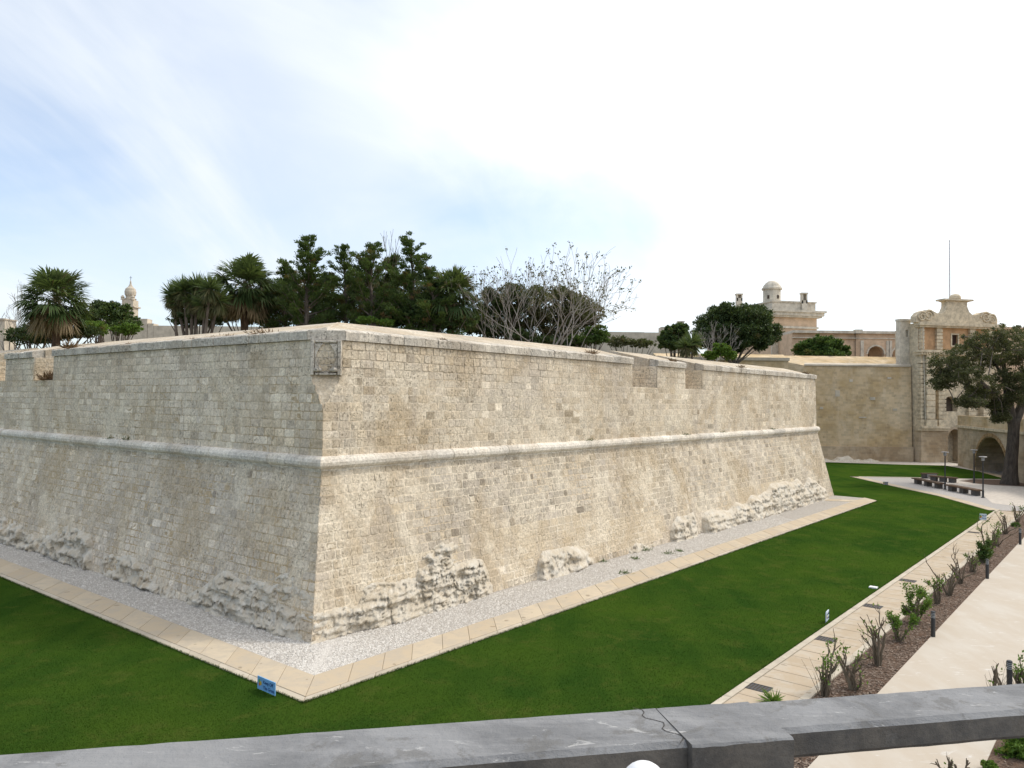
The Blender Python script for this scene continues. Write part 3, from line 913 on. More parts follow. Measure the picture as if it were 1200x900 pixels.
def outcrop(label, t0, t1, top, depth, seed, cell=.05, strat=1.0, amp=1.0):
    rg = np.random.default_rng(seed)
    nt = int((t1 - t0) / cell); T = np.linspace(t0, t1, nt)
    hmax = max(z for _, z in top) + .35
    nz = int(hmax / cell); Z = np.linspace(-.08, hmax, nz)
    H = np.interp(T, [a for a, _ in top], [b for _, b in top])
    rag = fractal((2, nt), (1, (t1 - t0) * .9), 5, rg)[0] - .5
    H = H + rag * .55 * np.minimum(1, H / .6)
    D = np.interp(T, [a for a, _ in depth], [b for _, b in depth])
    big_ = fractal((nz, nt), (hmax * .8, (t1 - t0) * .55), 6, rg) - .5
    fine_ = fractal((nz, nt), (hmax * 5, (t1 - t0) * 2.2), 5, rg) - .5
    layers = fractal((nz, nt), (hmax * 6, (t1 - t0) * .45), 5, rg) - .5
    ridge = .5 - np.abs(fractal((nz, nt), (hmax * 2.2, (t1 - t0) * 1.6), 6, rg) - .5) * 3.2
    holes = np.clip(fractal((nz, nt), (hmax * 2.6, (t1 - t0) * 2.2), 3, rg) - .60, 0, 1)
    below = (H[None, :] - Z[:, None])
    edge = np.minimum(np.abs(T - t0), np.abs(T - t1)); edge = np.clip(edge / .5, 0, 1)
    D = D * .62
    off = D[None, :] * np.clip(below / .28, -1, 1) * (.70 + .30 * np.clip(below / 1.0, 0, 1))
    terr_ = np.round((big_ * 1.5 + layers * .9) * 6) / 6
    crack = np.clip(1 - np.abs(fractal((nz, nt), (hmax * 1.8, (t1 - t0) * 1.3), 5, rg) - .5) / .035, 0, 1) + .7 * np.clip(1 - np.abs(fractal((nz, nt), (hmax * 4.5, (t1 - t0) * .9), 4, rg) - .5) / .03, 0, 1)
    off = np.where(below > 0, off + (terr_ * .55 + layers * .35 * strat + fine_ * .75 + ridge * .30 - holes * 1.5 - crack * .22) * amp * np.clip(below / .16, 0, 1) * (.26 + D[None, :]), np.minimum(off, -.03) - .05)
    off = off * edge[None, :] - (1 - edge[None, :]) * .08
    jt = rg.normal(0, cell * .18, (nz, nt))
    V = np.array([wall_path(T[j] + jt[i, j] * (abs(T[j]) > .3), Z[i] + jt[i, j] * .6, off[i, j]) for i in range(nz) for j in range(nt)])
    idx = np.arange(nz * nt).reshape(nz, nt)
    keep = (np.maximum.reduce([off[:-1, :-1], off[1:, :-1], off[:-1, 1:], off[1:, 1:]]) > -.06)
    q = np.stack([idx[:-1, :-1], idx[:-1, 1:], idx[1:, 1:], idx[1:, :-1]], -1)[keep]
    used = np.unique(q); mp = -np.ones(nz * nt, int); mp[used] = np.arange(len(used))
    o = mesh_obj('rock_outcrop', V[used], mp[q], M['rock'], None, None, False)
    return tag(o, label, 'rock', 'bedrock outcrops at the foot of the bastion')
outcrop('craggy pale bedrock wrapping the near corner of the bastion foot', -7.2, 8.0,
        [(-7.2, .25), (-6, .6), (-4.6, 1.35), (-3.2, 1.5), (-1.5, 1.45), (-.4, 1.55), (0, 1.45), (.6, 1.3), (1.8, 1.0), (3.0, 1.05), (5.0, 1.25), (7.3, 1.2), (8.0, .3)],
        [(-7.2, .2), (-4.5, .34), (-1.5, .16), (-.3, .05), (.3, .05), (1.2, .16), (3, .4), (5.5, .5), (8, .4)], 11, .032, 1.0, .8)
outcrop('overhanging hollowed rock block set in the wall above the corner crag', 3.9, 6.1, [(3.9, 1.95), (6.1, 2.0)], [(3.9, .25), (6.1, .3)], 12, .032, 1.6)
outcrop('low rounded bedrock hump below the yellowish repaired courses', 10.3, 14.6, [(10.3, .35), (10.8, .8), (12.5, .8), (14.2, .55), (14.6, .2)], [(10.3, .45), (12.5, .6), (14.6, .4)], 13, .045, 1.0, .6)
outcrop('small rubble of rock lumps between the hump and the far boulder', 17.0, 21.0, [(17, .1), (18.0, .42), (19, .2), (20.2, .4), (21, .15)], [(17, .2), (21, .25)], 16, .045)
outcrop('squat upright boulder beside the long far ledge', 21.2, 24.4, [(21.2, .4), (22.2, 1.15), (24.0, 1.1), (24.4, .5)], [(21.2, .5), (24.4, .5)], 14, .045, 1.0, .55)
outcrop('long high ledge of pale bedrock at the far end of the bastion', 24.8, LR + .2, [(24.8, .8), (27, 1.05), (31, 1.15), (36, 1.6), (LR - 2, 1.45), (LR + .2, .6)], [(24.8, .7), (33, .8), (LR, .6)], 15, .045, 1.0, .38)
outcrop('low crumbling rock along the left wall foot beside the corner crag', -13.6, -7.4, [(-13.6, .3), (-12.6, 1.0), (-10.5, .9), (-9, .35), (-8.2, .6), (-7.4, .25)], [(-13.6, .25), (-7.4, .25)], 17, .045)
outcrop('undercut bedrock ledge at the left edge of the picture', -30, -14.0, [(-30, .9), (-24, 1.1), (-20, .75), (-17, 1.25), (-14.6, 1.1), (-14, .3)], [(-30, .4), (-20, .35), (-14, .3)], 18, .045)
# ------------------------------------------------------------------ far walls, gate and palace
class Loc:
    """local frame of a facade: x to the right along it, y into the building, z up"""
    def __init__(self, o, yaw):
        self.o = arr(o)[:2]; self.x = np.array([math.cos(yaw), math.sin(yaw)]); self.y = np.array([-math.sin(yaw), math.cos(yaw)]); self.yaw = yaw
    def __call__(self, x, y, z):
        p = self.o + self.x * x + self.y * y; return (p[0], p[1], z)
    def box(self, mb, x0, x1, y0, y1, z0, z1, tone=None):
        L = self
        mb.hexa([L(x0, y0, z0), L(x1, y0, z0), L(x1, y1, z0), L(x0, y1, z0), L(x0, y0, z1), L(x1, y0, z1), L(x1, y1, z1), L(x0, y1, z1)], tone)
def arch_top(op, x):
    x0, x1, z0, z1, arch = op
    if not arch: return z1
    r = (x1 - x0) / 2; t = (x - (x0 + x1) / 2) / r
    return z1 - arch + arch * math.sqrt(max(0, 1 - t * t))
def wall_open(mb, L, w0, w1, z0, z1, ops, depth=.6, y=0.0, tone=None):
    """a wall sheet with real openings (x0, x1, z0, z1, rise of arch) and their reveals"""
    xs = {w0, w1}
    for op in ops:
        k = 14 if op[4] else 1
        for i in range(k + 1): xs.add(op[0] + (op[1] - op[0]) * (1 - math.cos(math.pi * i / k)) / 2)
    xs = sorted(xs)
    for a, b in zip(xs[:-1], xs[1:]):
        m = (a + b) / 2
        here = sorted([op for op in ops if op[0] < m < op[1]], key=lambda o: o[2])
        za, zb_ = z0, z0
        for op in here:
            if op[2] > za + 1e-4:
                mb.add([L(a, y, za), L(b, y, zb_), L(b, y, op[2]), L(a, y, op[2])], [(0, 1, 2, 3)], tone)
                mb.add([L(a, y, op[2]), L(b, y, op[2]), L(b, y + depth, op[2]), L(a, y + depth, op[2])], [(0, 1, 2, 3)], tone)
            za, zb_ = arch_top(op, a), arch_top(op, b)
            mb.add([L(a, y, za), L(b, y, zb_), L(b, y + depth, zb_), L(a, y + depth, za)], [(0, 1, 2, 3)], tone)
        mb.add([L(a, y, za), L(b, y, zb_), L(b, y, z1), L(a, y, z1)], [(0, 1, 2, 3)], tone)
    for op in ops:
        zs = op[3] - (op[4] or 0)
        for x in op[:2]:
            mb.add([L(x, y, op[2]), L(x, y + depth, op[2]), L(x, y + depth, zs), L(x, y, zs)], [(0, 1, 2, 3)], tone)

def mat_far_wall(name, light, dark, mort, orange=None, scale=1.0):
    t = NT(name)
    bt = t.n.new('ShaderNodeTexBrick')
    bt.offset = .5
    bt.inputs['Scale'].default_value = 1.0
    bt.inputs['Mortar Size'].default_value = .012; bt.inputs['Brick Width'].default_value = .62 * scale; bt.inputs['Row Height'].default_value = .30 * scale
    bt.inputs['Color1'].default_value = (.82, .82, .82, 1); bt.inputs['Color2'].default_value = (1.15, 1.13, 1.1, 1); bt.inputs['Mortar'].default_value = (1.15, 1.1, 1.0, 1)
    sx = t.n.new('ShaderNodeSeparateXYZ'); t.l.new(t.pos, sx.inputs[0])
    cb = t.n.new('ShaderNodeCombineXYZ')
    t.l.new(t.math('ADD', sx.outputs[0], t.math('MULTIPLY', sx.outputs[1], .35)), cb.inputs[0]); t.l.new(sx.outputs[2], cb.inputs[1])
    t.l.new(cb.outputs[0], bt.inputs['Vector'])
    c = t.mix(t.ramp(t.noise(.35, 6, .6, .3), .36, .66), light, dark)
    c = t.mix(t.ramp(t.noise(.6, 6, .65, .2, t.mapped((1, 1, .3))), .5, .7, 0, .6), c, mort)
    c = t.mix(t.ramp(t.noise(1.6, 7, .7), .55, .72, 0, .5), c, tuple(k * .55 for k in dark))
    c = t.mix(.8, c, bt.outputs['Color'], 'MULTIPLY')
    return t.done(c, t.bump(t.math('ADD', bt.outputs['Fac'], t.noise(5, 7, .7)), .5, .04), .95)
M['curtain'] = mat_far_wall('brown_curtain_limestone', (.60, .48, .32), (.46, .34, .19), (.64, .535, .39))
M['gate_base'] = mat_far_wall('gate_base_limestone', (.50, .41, .295), (.33, .245, .155), (.54, .45, .34))
M['gate_stone'] = mat_plain('gate_dressed_limestone', (.60, .505, .36), .9, .34, 2.2, .4, .03)
M['gate_panel'] = mat_plain('orange_plaster_panel', (.50, .31, .17), .9, .25, 1.4, .2, .01)
M['orange_wall'] = mat_plain('palace_orange_limestone', (.60, .44, .30), .9, .22, .8, .3, .02)
M['palace_trim'] = mat_plain('palace_pale_trim', (.58, .525, .43), .9, .3, 1.6, .4, .02)
M['pale_far'] = mat_plain('distant_pale_limestone', (.52, .46, .37), .9, .25, .9, .4, .05)
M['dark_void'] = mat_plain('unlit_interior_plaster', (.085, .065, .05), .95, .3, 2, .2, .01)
M['wood_door'] = mat_plain('dark_stained_timber', (.05, .028, .020), .7, .3, 8, .3, .01)
M['arch_plaster'] = mat_plain('ochre_arch_plaster', (.34, .225, .115), .95, .25, 1, .3, .02)
M['iron'] = mat_plain('dark_grey_painted_steel', (.035, .037, .04), .5, .2, 20, .1, .002, .2, .5)
M['grey_metal'] = mat_plain('grey_lamp_metal', (.30, .30, .30), .45, .1, 20, .05, .002, .3, .5)
M['white_paint'] = mat_plain('white_painted_metal', (.75, .75, .76), .5, .06, 6, .05, .002, 0, .4)

# curtain wall
DC = 93.0
X0 = at_depth(943, 430, DC)[0]; X1 = at_depth(1067.5, 430, DC)[0]
ZCW = at_depth(1000, 429, DC)[2]
cw = thing('curtain_wall', ((X0 + X1) / 2, DC, 0), 'brown limestone curtain wall with sloping top between bastion and gate', 'wall')
mb = MB()
L = Loc((X0, DC), 0.0); wd = X1 - X0
mb.hexa([L(-.35, -.35, -.2), L(wd, -.35, -.2), L(wd, 3, -.2), L(-8, 7, -.2), L(0, 0, ZCW), L(wd, 0, ZCW), L(wd, 3.2, ZCW + 1.35), L(-4.2, 6.5, ZCW + 1.6)])
mb.build('wall', M['curtain'], cw)
mb = MB()
mb.hexa([L(-.10, -.12, ZCW - .02), L(wd, -.12, ZCW - .02), L(wd, .5, ZCW - .02), L(.2, .5, ZCW - .02), L(-.10, -.12, ZCW + .16), L(wd, -.12, ZCW + .16), L(wd, .5, ZCW + .36), L(.2, .5, ZCW + .36)])
mb.build('coping', M['pale_far'], cw)
for u, v, w_, h_ in ((981, 461, .55, .75), (1022, 467, .62, .36), (1042, 443, .45, .25), (997, 446, .4, .3), (1010, 489, .9, .16), (962, 478, .4, .3), (1048, 480, .5, .25)):
    p = at_depth(u, v, DC); mb = MB(); yy = -.35 * (1 - p[2] / ZCW); L.box(mb, p[0] - X0 - w_ / 2, p[0] - X0 + w_ / 2, yy - .05, yy + .3, p[2] - h_ / 2, p[2] + h_ / 2); mb.build('repair_stone', M['pale_far'], cw)
mb = MB(); zp = at_depth(1000, 523, DC)[2]
L.box(mb, -.6, wd, -.62, .1, -.2, zp)
mb.build('plinth', M['gate_base'], cw)
# bedrock at the foot of the curtain
rk = MB(); rg = np.random.default_rng(5)
n = 46
ring = []
for k in range(n):
    x = wd * .05 + k / (n - 1) * wd * .62
    hh = .08 + math.sin(math.pi * k / (n - 1)) * (.25 + .22 * math.sin(k * .31 + 1) + .10 * math.sin(k * .83)) + rg.uniform(-.02, .06)
    ring.append([L(x, -.5, -.1), L(x, -1.6 - rg.uniform(0, .15), -.1), L(x, -1.3 - rg.uniform(0, .15), hh * .7), L(x, -.85, hh), L(x, -.5, hh + .1)])
rk.loft(ring)
tag(rk.build('rock_outcrop', M['rock']), 'low bedrock shelf at the foot of the curtain wall', 'rock', 'bedrock')
# parapet stump left of it and the low wall behind
st = thing('parapet_wall', at_depth(903, 440, 84.0) * (1, 1, 0), 'low pale stone parapet stump beyond the far end of the bastion', 'wall')
mb = MB(); a = at_depth(878, 421, 84); b = at_depth(924, 421, 84); zt2 = at_depth(900, 421, 84)[2]
Ls = Loc(a, math.atan2(b[1] - a[1], b[0] - a[0])); w2 = np.linalg.norm((b - a)[:2])
mb.hexa([Ls(-10, 0, 0), Ls(w2, 0, 0), Ls(w2 + 2, 4, 0), Ls(-10, 4, 0), Ls(-10, 0, zt2), Ls(w2, 0, zt2), Ls(w2 + .4, 2.8, zt2 + .7), Ls(-10, 2.8, zt2 + .7)])
mb.build('wall', M['curtain'], st)
mb = MB(); Ls.box(mb, -10, w2 + .1, -.1, .3, zt2 - .15, zt2 + .18); mb.build('coping', M['pale_far'], st)

# the gate
DG = 92.0
gl = at_depth(1076, 500, DG); PXM = DG / FOC
YAW = math.radians(11)
L = Loc((gl[0], DG), YAW)
gx = lambda u: ((ray(u, 430)[0] / ray(u, 430)[1]) * DG - gl[0]) * 1.0 / (math.cos(YAW) - math.sin(YAW) * ray(u, 430)[0] / ray(u, 430)[1])
gz = lambda v, u=1110: at_depth(u, v, DG + 1.2)[2]
gate = thing('gate_building', L(5, 1, 0), 'baroque limestone city gate with scrolled pediment and orange panels', 'gate')
GW = gx(1170)
zledge, zmid, zup, ztop = gz(500), gz(413), gz(381), gz(352)
wv = (gx(1105.5), gx(1122), gz(482), gz(464.5), 1.0)
mb = MB(); wall_open(mb, L, 0, GW, zledge, zmid, [wv], .8)
L.box(mb, 0, GW, .95, 1.5, 0, zup + .13); L.box(mb, 3.0, GW, 1.5, 8, 0, zup - .1); L.box(mb, 0, .02, 0, .95, zledge, zup)
mb.build('lower_storey', M['gate_stone'], gate)
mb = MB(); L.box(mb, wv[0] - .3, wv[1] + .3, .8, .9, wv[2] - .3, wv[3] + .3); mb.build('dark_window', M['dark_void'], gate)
sw = (gx(1115.5), gx(1122.5), gz(405), gz(392.5), 0)
mb = MB(); wall_open(mb, L, 0, GW, zmid, zup, [sw], .35, .02); mb.build('upper_panel', M['gate_panel'], gate)
mb = MB(); L.box(mb, sw[0], sw[1], .30, .4, sw[2], sw[3]); sh = mb.build('shutter', M['wood_door'], gate)
mb = MB()
for q in range(5): L.box(mb, sw[0] + .08, sw[1] - .08, .27, .30, sw[2] + .1 + q * (sw[3] - sw[2] - .2) / 5, sw[2] + (q + .7) * (sw[3] - sw[2] - .2) / 5 + .1)
mb.build('louvre', M['wood_door'], sh)
mb = MB(); fw = .16
for bx in ((sw[0] - fw, sw[0], sw[2] - fw, sw[3] + fw), (sw[1], sw[1] + fw, sw[2] - fw, sw[3] + fw), (sw[0], sw[1], sw[3], sw[3] + fw), (sw[0], sw[1], sw[2] - fw, sw[2])):
    L.box(mb, bx[0], bx[1], -.05, .1, bx[2], bx[3])
mb.build('window_surround', M['gate_stone'], gate)
def banded(x0, x1, z0, z1, proud, n, base=None):
    mb = MB(); hh = (z1 - z0) / n
    for i in range(n):
        L.box(mb, x0 - .05, x1 + .05, -proud - .05, .1, z0 + i * hh + .05, z0 + (i + 1) * hh - .05)
    L.box(mb, x0 + .03, x1 - .03, -proud + .05, .1, z0, z1)
    return mb.build('pilaster', M['gate_stone'], gate)
mirror = lambda u: 2 * 1118.5 - u
for a, b, pr in ((1077, 1080.5, .35), (1096, 1102, .3)):
    for u0, u1 in ((a, b), (mirror(b), mirror(a))):
        banded(gx(u0), gx(u1), zmid + .25, zup - .15, pr, 7)
for a, b, pr in ((1076.3, 1079.5, .40), (1081, 1090, .75), (1097, 1104.8, .45)):
    for u0, u1 in ((a, b), (mirror(b), mirror(a))):
        banded(gx(u0), gx(u1), gz(491), gz(427), pr, 14 if b - a < 9 else 9)
        mb = MB(); L.box(mb, gx(u0) - .15, gx(u1) + .15, -pr - .2, .1, gz(426.5), gz(424)); L.box(mb, gx(u0) - .05, gx(u1) + .05, -pr - .02, .1, gz(424) - .02, gz(416)); mb.build('capital', M['gate_stone'], gate)
        mb = MB(); L.box(mb, gx(u0) - .18, gx(u1) + .18, -pr - .22, .1, zledge, gz(491.5)); mb.build('pilaster_base', M['gate_stone'], gate)
mb = MB()
L.box(mb, -.5, GW + .4, -1.05, .3, zmid - .12, zmid + .16); L.box(mb, -.35, GW + .25, -.85, .3, zmid - .42, zmid - .12)
for i in range(34): L.box(mb, -.3 + i * GW / 34, -.3 + (i + .5) * GW / 34, -.98, -.1, zmid - .34, zmid - .13)
mb.build('cornice', M['gate_stone'], gate)
mb = MB(); L.box(mb, -.35, GW + .35, -.75, .4, zup - .22, zup + .14); L.box(mb, -.2, GW + .2, -.55, .4, zup - .42, zup - .22)
mb.build('upper_cornice', M['gate_stone'], gate)
# scrolled attic
xc = gx(1118.5); hw = gx(1165.5) - xc
zb_ = zup + .14; zh = ztop - zb_
half = [(0, 1.0), (.34, 1.0), (.34, .95), (.25, .90), (.25, .72), (.30, .50), (.37, .40), (.43, .375), (.50, .41), (.60, .50), (.68, .53), (.80, .51), (.92, .42), (1.0, .25), (1.0, 0)]
poly = [(-x * hw, z * zh) for x, z in half[::-1]] + [(x * hw, z * zh) for x, z in half[1:]]
mb = MB()
n = len(poly)
fv = [L(xc + x, -.45, zb_ + z) for x, z in poly]; bv = [L(xc + x, .5, zb_ + z) for x, z in poly]
mb.add(fv + bv, [tuple(range(n))[::-1], tuple(range(n, 2 * n))] + [(i, (i + 1) % n, (i + 1) % n + n, i + n) for i in range(n)])
att = mb.build('attic', M['gate_stone'], gate)
mb = MB(); L.box(mb, xc - hw * .36, xc + hw * .36, -.75, .7, zb_ + zh * .95, zb_ + zh * 1.02); mb.build('attic_cap', M['gate_stone'], att)
mb = MB(); mb.lathe(L(xc + .1, 0, zb_ + zh * 1.02), [(.62, 0), (.66, .15), (.60, .42), (.40, .62), (.12, .70)], 14); mb.build('crowning_knob', M['gate_stone'], att)
for sx in (-1, 1):
    for dx, rr in ((-.18, .72), (.03, .62)):
        mb = MB()
        pts, rad = [], []
        for k in range(30):
            a = k / 29 * 3.6 * math.pi; r = rr * (1 - .75 * k / 29)
            pts.append(L(xc + sx * hw * (.84 + dx * .75) + r * math.cos(a) * -sx, -.5, zb_ + zh * (.29 if dx < 0 else .24) + r * math.sin(a))); rad.append(.13 * (1 - .4 * k / 29))
        mb.tube(pts, rad, 6); mb.build('volute', M['gate_stone'], att)
# base under the ledge, doorway and side wing
mb = MB()
zdoor = gz(502.5, 1114)
dop = (gx(1106.8), gx(1123.5), .02, zdoor, 1.3)
wall_open(mb, L, 0, gx(1140), -.2, zledge, [dop], 2.2, -.55)
L.box(mb, -.02, 0.0, -.55, 1, -.2, zledge)
mb.build('base', M['gate_base'], gate)
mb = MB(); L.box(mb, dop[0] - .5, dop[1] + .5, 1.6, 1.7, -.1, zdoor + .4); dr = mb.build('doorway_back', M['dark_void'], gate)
mb = MB(); L.box(mb, dop[0] + .9, dop[1] - .1, 1.45, 1.6, -.1, zdoor - 1.0); mb.build('door', M['wood_door'], dr)
mb = MB()
for z, pr in ((zledge - .05, .95), (zledge - .32, .75)): L.box(mb, -.25, gx(1107), -pr, .2, z - .13, z + .12)
mb.build('ledge', M['gate_stone'], gate)
mb = MB(); Lw = Loc(L(-1.25, 1.5, 0), YAW)
zwg = gz(376, 1060)
wall_open(mb, Lw, 0, 1.4, 0, zwg, [(.7, 1.1, gz(395), gz(387), 0)], .3); Lw.box(mb, 0, 1.4, .3, .8, 0, zwg); Lw.box(mb, -.06, 1.46, -.1, .86, zwg, zwg + .25)
Lw.box(mb, 0, .02, 0, .3, 0, zwg)
mb.build('side_wing', M['palace_trim'], gate)
mb = MB(); Rw = Loc(L(GW, 1.5, 0), YAW); Rw.box(mb, 0, 14, 0, 4, 0, zup - .1); Rw.box(mb, 0, 14, -.2, 4.1, zup - .1, zup + .15); mb.build('flank_wall', M['orange_wall'], gate)
mb = MB(); mb.tube([L(.5, -.62, gz(500)), L(.2, -.55, zup - .4)], [.05, .05], 6); mb.build('drainpipe', M['palace_trim'], gate)
# flagpole behind the attic
fpx = at_depth(1112.8, 352, DG + 3.2)
fp = thing('flagpole', (fpx[0], fpx[1], 0), 'tall thin white flagpole rising behind the gate pediment', 'flagpole')
mb = MB(); zfp = at_depth(1113, 283, DG + 3.2)[2]; mb.tube([(fpx[0], fpx[1], zup), (fpx[0], fpx[1], zfp)], [.13, .07], 10); pole = mb.build('pole', M['white_paint'], fp)
mb = MB(); mb.lathe((fpx[0], fpx[1], zfp), [(.07, 0), (.11, .08), (.09, .16), (.02, .2)], 10); mb.build('finial', M['white_paint'], fp)
# masonry bridge running out of the gate
bA, bB = ground_at(1123, 546)[:2], ground_at(1200, 567)[:2]
d = (bB - bA) / np.linalg.norm(bB - bA)
Lb = Loc(bA, math.atan2(d[1], d[0])); Lb.y = np.array([-d[1], d[0]])
if Lb.y[0] < 0: Lb.y = -Lb.y
bl = lambda u: (lambda r: np.linalg.solve(np.array([[d[0], -r[0]], [d[1], -r[1]]]), -bA)[0])(ray(u, 540)[:2])
bridge = thing('stone_bridge', (*bA, 0), 'brown stone bridge with a wide low arch leading to the gate', 'bridge')
zbr = gz(499, 1123) + .1
ar = (bl(1143.5), bl(1181), .01, 3.75, 3.3)
mb = MB(); wall_open(mb, Lb, -.2, 40, -.2, zbr, [ar], 3.5)
mb.build('spandrel', M['gate_base'], bridge)
mb = MB(); Lb.box(mb, ar[0] - 1, ar[1] + 1, 3.4, 3.5, -.1, 4.5); mb.build('arch_back', M['arch_plaster'], bridge)
mb = MB(); k = 20
for i in range(k):
    a0, a1 = math.pi * i / k + .01, math.pi * (i + 1) / k - .01
    cxm, rx = (ar[0] + ar[1]) / 2, (ar[1] - ar[0]) / 2
    q = []
    for y in (-.08, .3):
        for rr, a in ((1.0, a0), (1.0, a1), (1.09, a1), (1.09, a0)):
            q.append(Lb(cxm - rx * rr * math.cos(a), y, ar[3] - ar[4] + ar[4] * (1.02 if rr == 1.0 else 1.12) * math.sin(a)))
    mb.hexa(q)
mb.build('arch_ring', M['arch_plaster'], bridge)
mb = MB(); Lb.box(mb, -.2, 40, -.22, .3, zbr - .1, zbr + .14); mb.build('string_course', M['gate_stone'], bridge)
mb = MB(); Lb.box(mb, -.2, 40, -.02, .42, zbr + .14, zbr + 1.25); mb.build('parapet', M['curtain'], bridge)
mb = MB(); Lb.box(mb, -.2, 40, .42, 6, zbr - .2, zbr + .1); mb.build('deck', M['pale_far'], bridge)

# palace with lookout turret behind
DP = 118.0
P0 = at_depth(905, 400, DP)
pal = thing('palace', (P0[0], P0[1], 6), 'tall orange limestone palace block with heavy cornice and rooftop lookout', 'building')
pz = lambda v, u=930, dd=DP: at_depth(u, v, dd)[2]
Lp = Loc(P0, math.radians(12)); PWd = (at_depth(961, 400, DP)[0] - P0[0]) * 1.04
Lq = Loc(P0, math.radians(12))
zc_, zpar, zstr = pz(370), pz(354), pz(383)
mb = MB(); Lp.box(mb, 0, PWd, 0, 22, 6, zc_); mb.build('wall', M['orange_wall'], pal)
mb = MB()
for y0, z0, z1 in ((.55, zc_ - .2, zc_ + .05), (.8, zc_ + .05, zc_ + .55), (1.05, zc_ + .55, zc_ + .85)):
    Lp.box(mb, -y0, PWd + y0, -y0, 22, z0, z1)
mb.build('cornice', M['palace_trim'], pal)
mb = MB(); Lp.box(mb, -.1, PWd - .3, -.1, 22, zc_ + .85, zpar); Lp.box(mb, -.25, PWd - .15, -.25, 22, zpar, zpar + .22); mb.build('roof_parapet', M['palace_trim'], pal)
mb = MB(); Lp.box(mb, -.2, PWd + .2, -.2, .2, zstr - .18, zstr + .14); mb.build('string_course', M['palace_trim'], pal)
mb = MB(); Lp.box(mb, -.15, 3.0, -.14, .1, pz(420), pz(402)); mb.build('worn_foot', M['palace_trim'], pal)
tp = at_depth(904.5, 352, DP + 3); tr_ = 11.3 / FOC * DP
tur = MB(); zt0, zt1 = zpar - 1, pz(336)
sx_ = []
Lt = lambda a, r, z: (tp[0] + r * math.cos(a), tp[1] + r * math.sin(a), z)
tur.lathe((tp[0], tp[1], 0), [(tr_ * .90, zt0), (tr_ * .90, zt1 - .15), (tr_ * 1.04, zt1 - .1), (tr_ * 1.06, zt1 + .15), (tr_ * .98, zt1 + .2), (tr_ * .86, zt1 + .62), (tr_ * .84, zt1 + .64), (tr_ * .64, zt1 + 1.0), (tr_ * .62, zt1 + 1.02), (tr_ * .36, zt1 + 1.28), (tr_ * .1, zt1 + 1.38)], 18)
tu = tur.build('turret', M['palace_trim'], pal)
for a in (-2.3, -1.15):
    mb = MB(); t_, c_ = np.array([-math.sin(a), math.cos(a)]), np.array([math.cos(a), math.sin(a)])
    p = np.array([tp[0], tp[1]]) + c_ * tr_ * .89
    mb.box((*p, (zt0 + zt1) / 2 + .35), (.14, .34, .55), a); mb.build('window', M['dark_void'], tu)
for nm, u, v0, v1, wpx, dd in (('chimney', 942, 356, 344, 7, DP + 1), ('chimney', 866, 353, 345, 7, DP + 12)):
    p = at_depth(u, v0, dd); q = at_depth(u, v1, dd); w = wpx / FOC * dd
    mb = MB()
    for sx in (-1, 1): mb.box((p[0] + sx * w * .36, p[1], (p[2] + q[2]) / 2), (w * .22, w * .8, q[2] - p[2]))
    mb.box((p[0], p[1], p[2] - .8), (w * .95, w * .8, 2.6)); mb.box((p[0], p[1], q[2]), (w * 1.15, w, .2)); mb.box((p[0], p[1] + w * .3, (p[2] + q[2]) / 2), (w * .5, w * .1, q[2] - p[2]))
    mb.build(nm, M['palace_trim'], pal)
# arcaded wing between palace and gate
DA = 112.0
A0 = at_depth(961, 400, DA)
arc = thing('arcade_wing', (A0[0], A0[1], 6), 'low orange palace wing with round arches between lookout block and gate', 'building')
La_ = Loc(A0, math.radians(0)); ax_ = lambda u: at_depth(u, 400, DA)[0] - A0[0]
az_ = lambda v: at_depth(1010, v, DA)[2]
ops = [(ax_(1017), ax_(1036), az_(425), az_(405.5), ax_(1026.5) - ax_(1017)), (ax_(1045.5), ax_(1064), az_(425), az_(406.5), ax_(1054.5) - ax_(1045.5))]
mb = MB(); wall_open(mb, La_, ax_(1003), ax_(1075), 6, az_(391), ops, .7); La_.box(mb, -4, ax_(1004), .25, 8, 6, az_(391)); La_.box(mb, ax_(1004), ax_(1075), 2.6, 8, 6, az_(391)); mb.build('wall', M['orange_wall'], arc)
mb = MB(); La_.box(mb, -4, ax_(1075), -.35, 8, az_(391), az_(388)); La_.box(mb, -4, ax_(1075), -.12, .2, az_(397), az_(396)); La_.box(mb, ax_(1001), ax_(1009), -.55, .3, az_(391), az_(386.5)); mb.build('cornice', M['palace_trim'], arc)
for i, op in enumerate(ops):
    mb = MB(); k = 12; cxm, rx = (op[0] + op[1]) / 2, (op[1] - op[0]) / 2
    for q in range(k):
        a0, a1 = math.pi * q / k, math.pi * (q + 1) / k
        pts = []
        for y in (-.09, .2):
            for rr, a in ((1.0, a0), (1.0, a1), (1.18, a1), (1.18, a0)): pts.append(La_(cxm - rx * rr * math.cos(a), y, op[3] - op[4] + op[4] * rr * math.sin(a)))
        mb.hexa(pts)
    mb.build('arch_ring', M['palace_trim'], arc)
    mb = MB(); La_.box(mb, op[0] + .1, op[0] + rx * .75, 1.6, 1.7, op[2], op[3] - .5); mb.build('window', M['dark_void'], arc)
mb = MB()
for u in (1010, 1040, 1043): La_.box(mb, ax_(u) - .2, ax_(u) + .25, -.12, .2, 6, az_(399))
mb.build('pilasters', M['palace_trim'], arc)

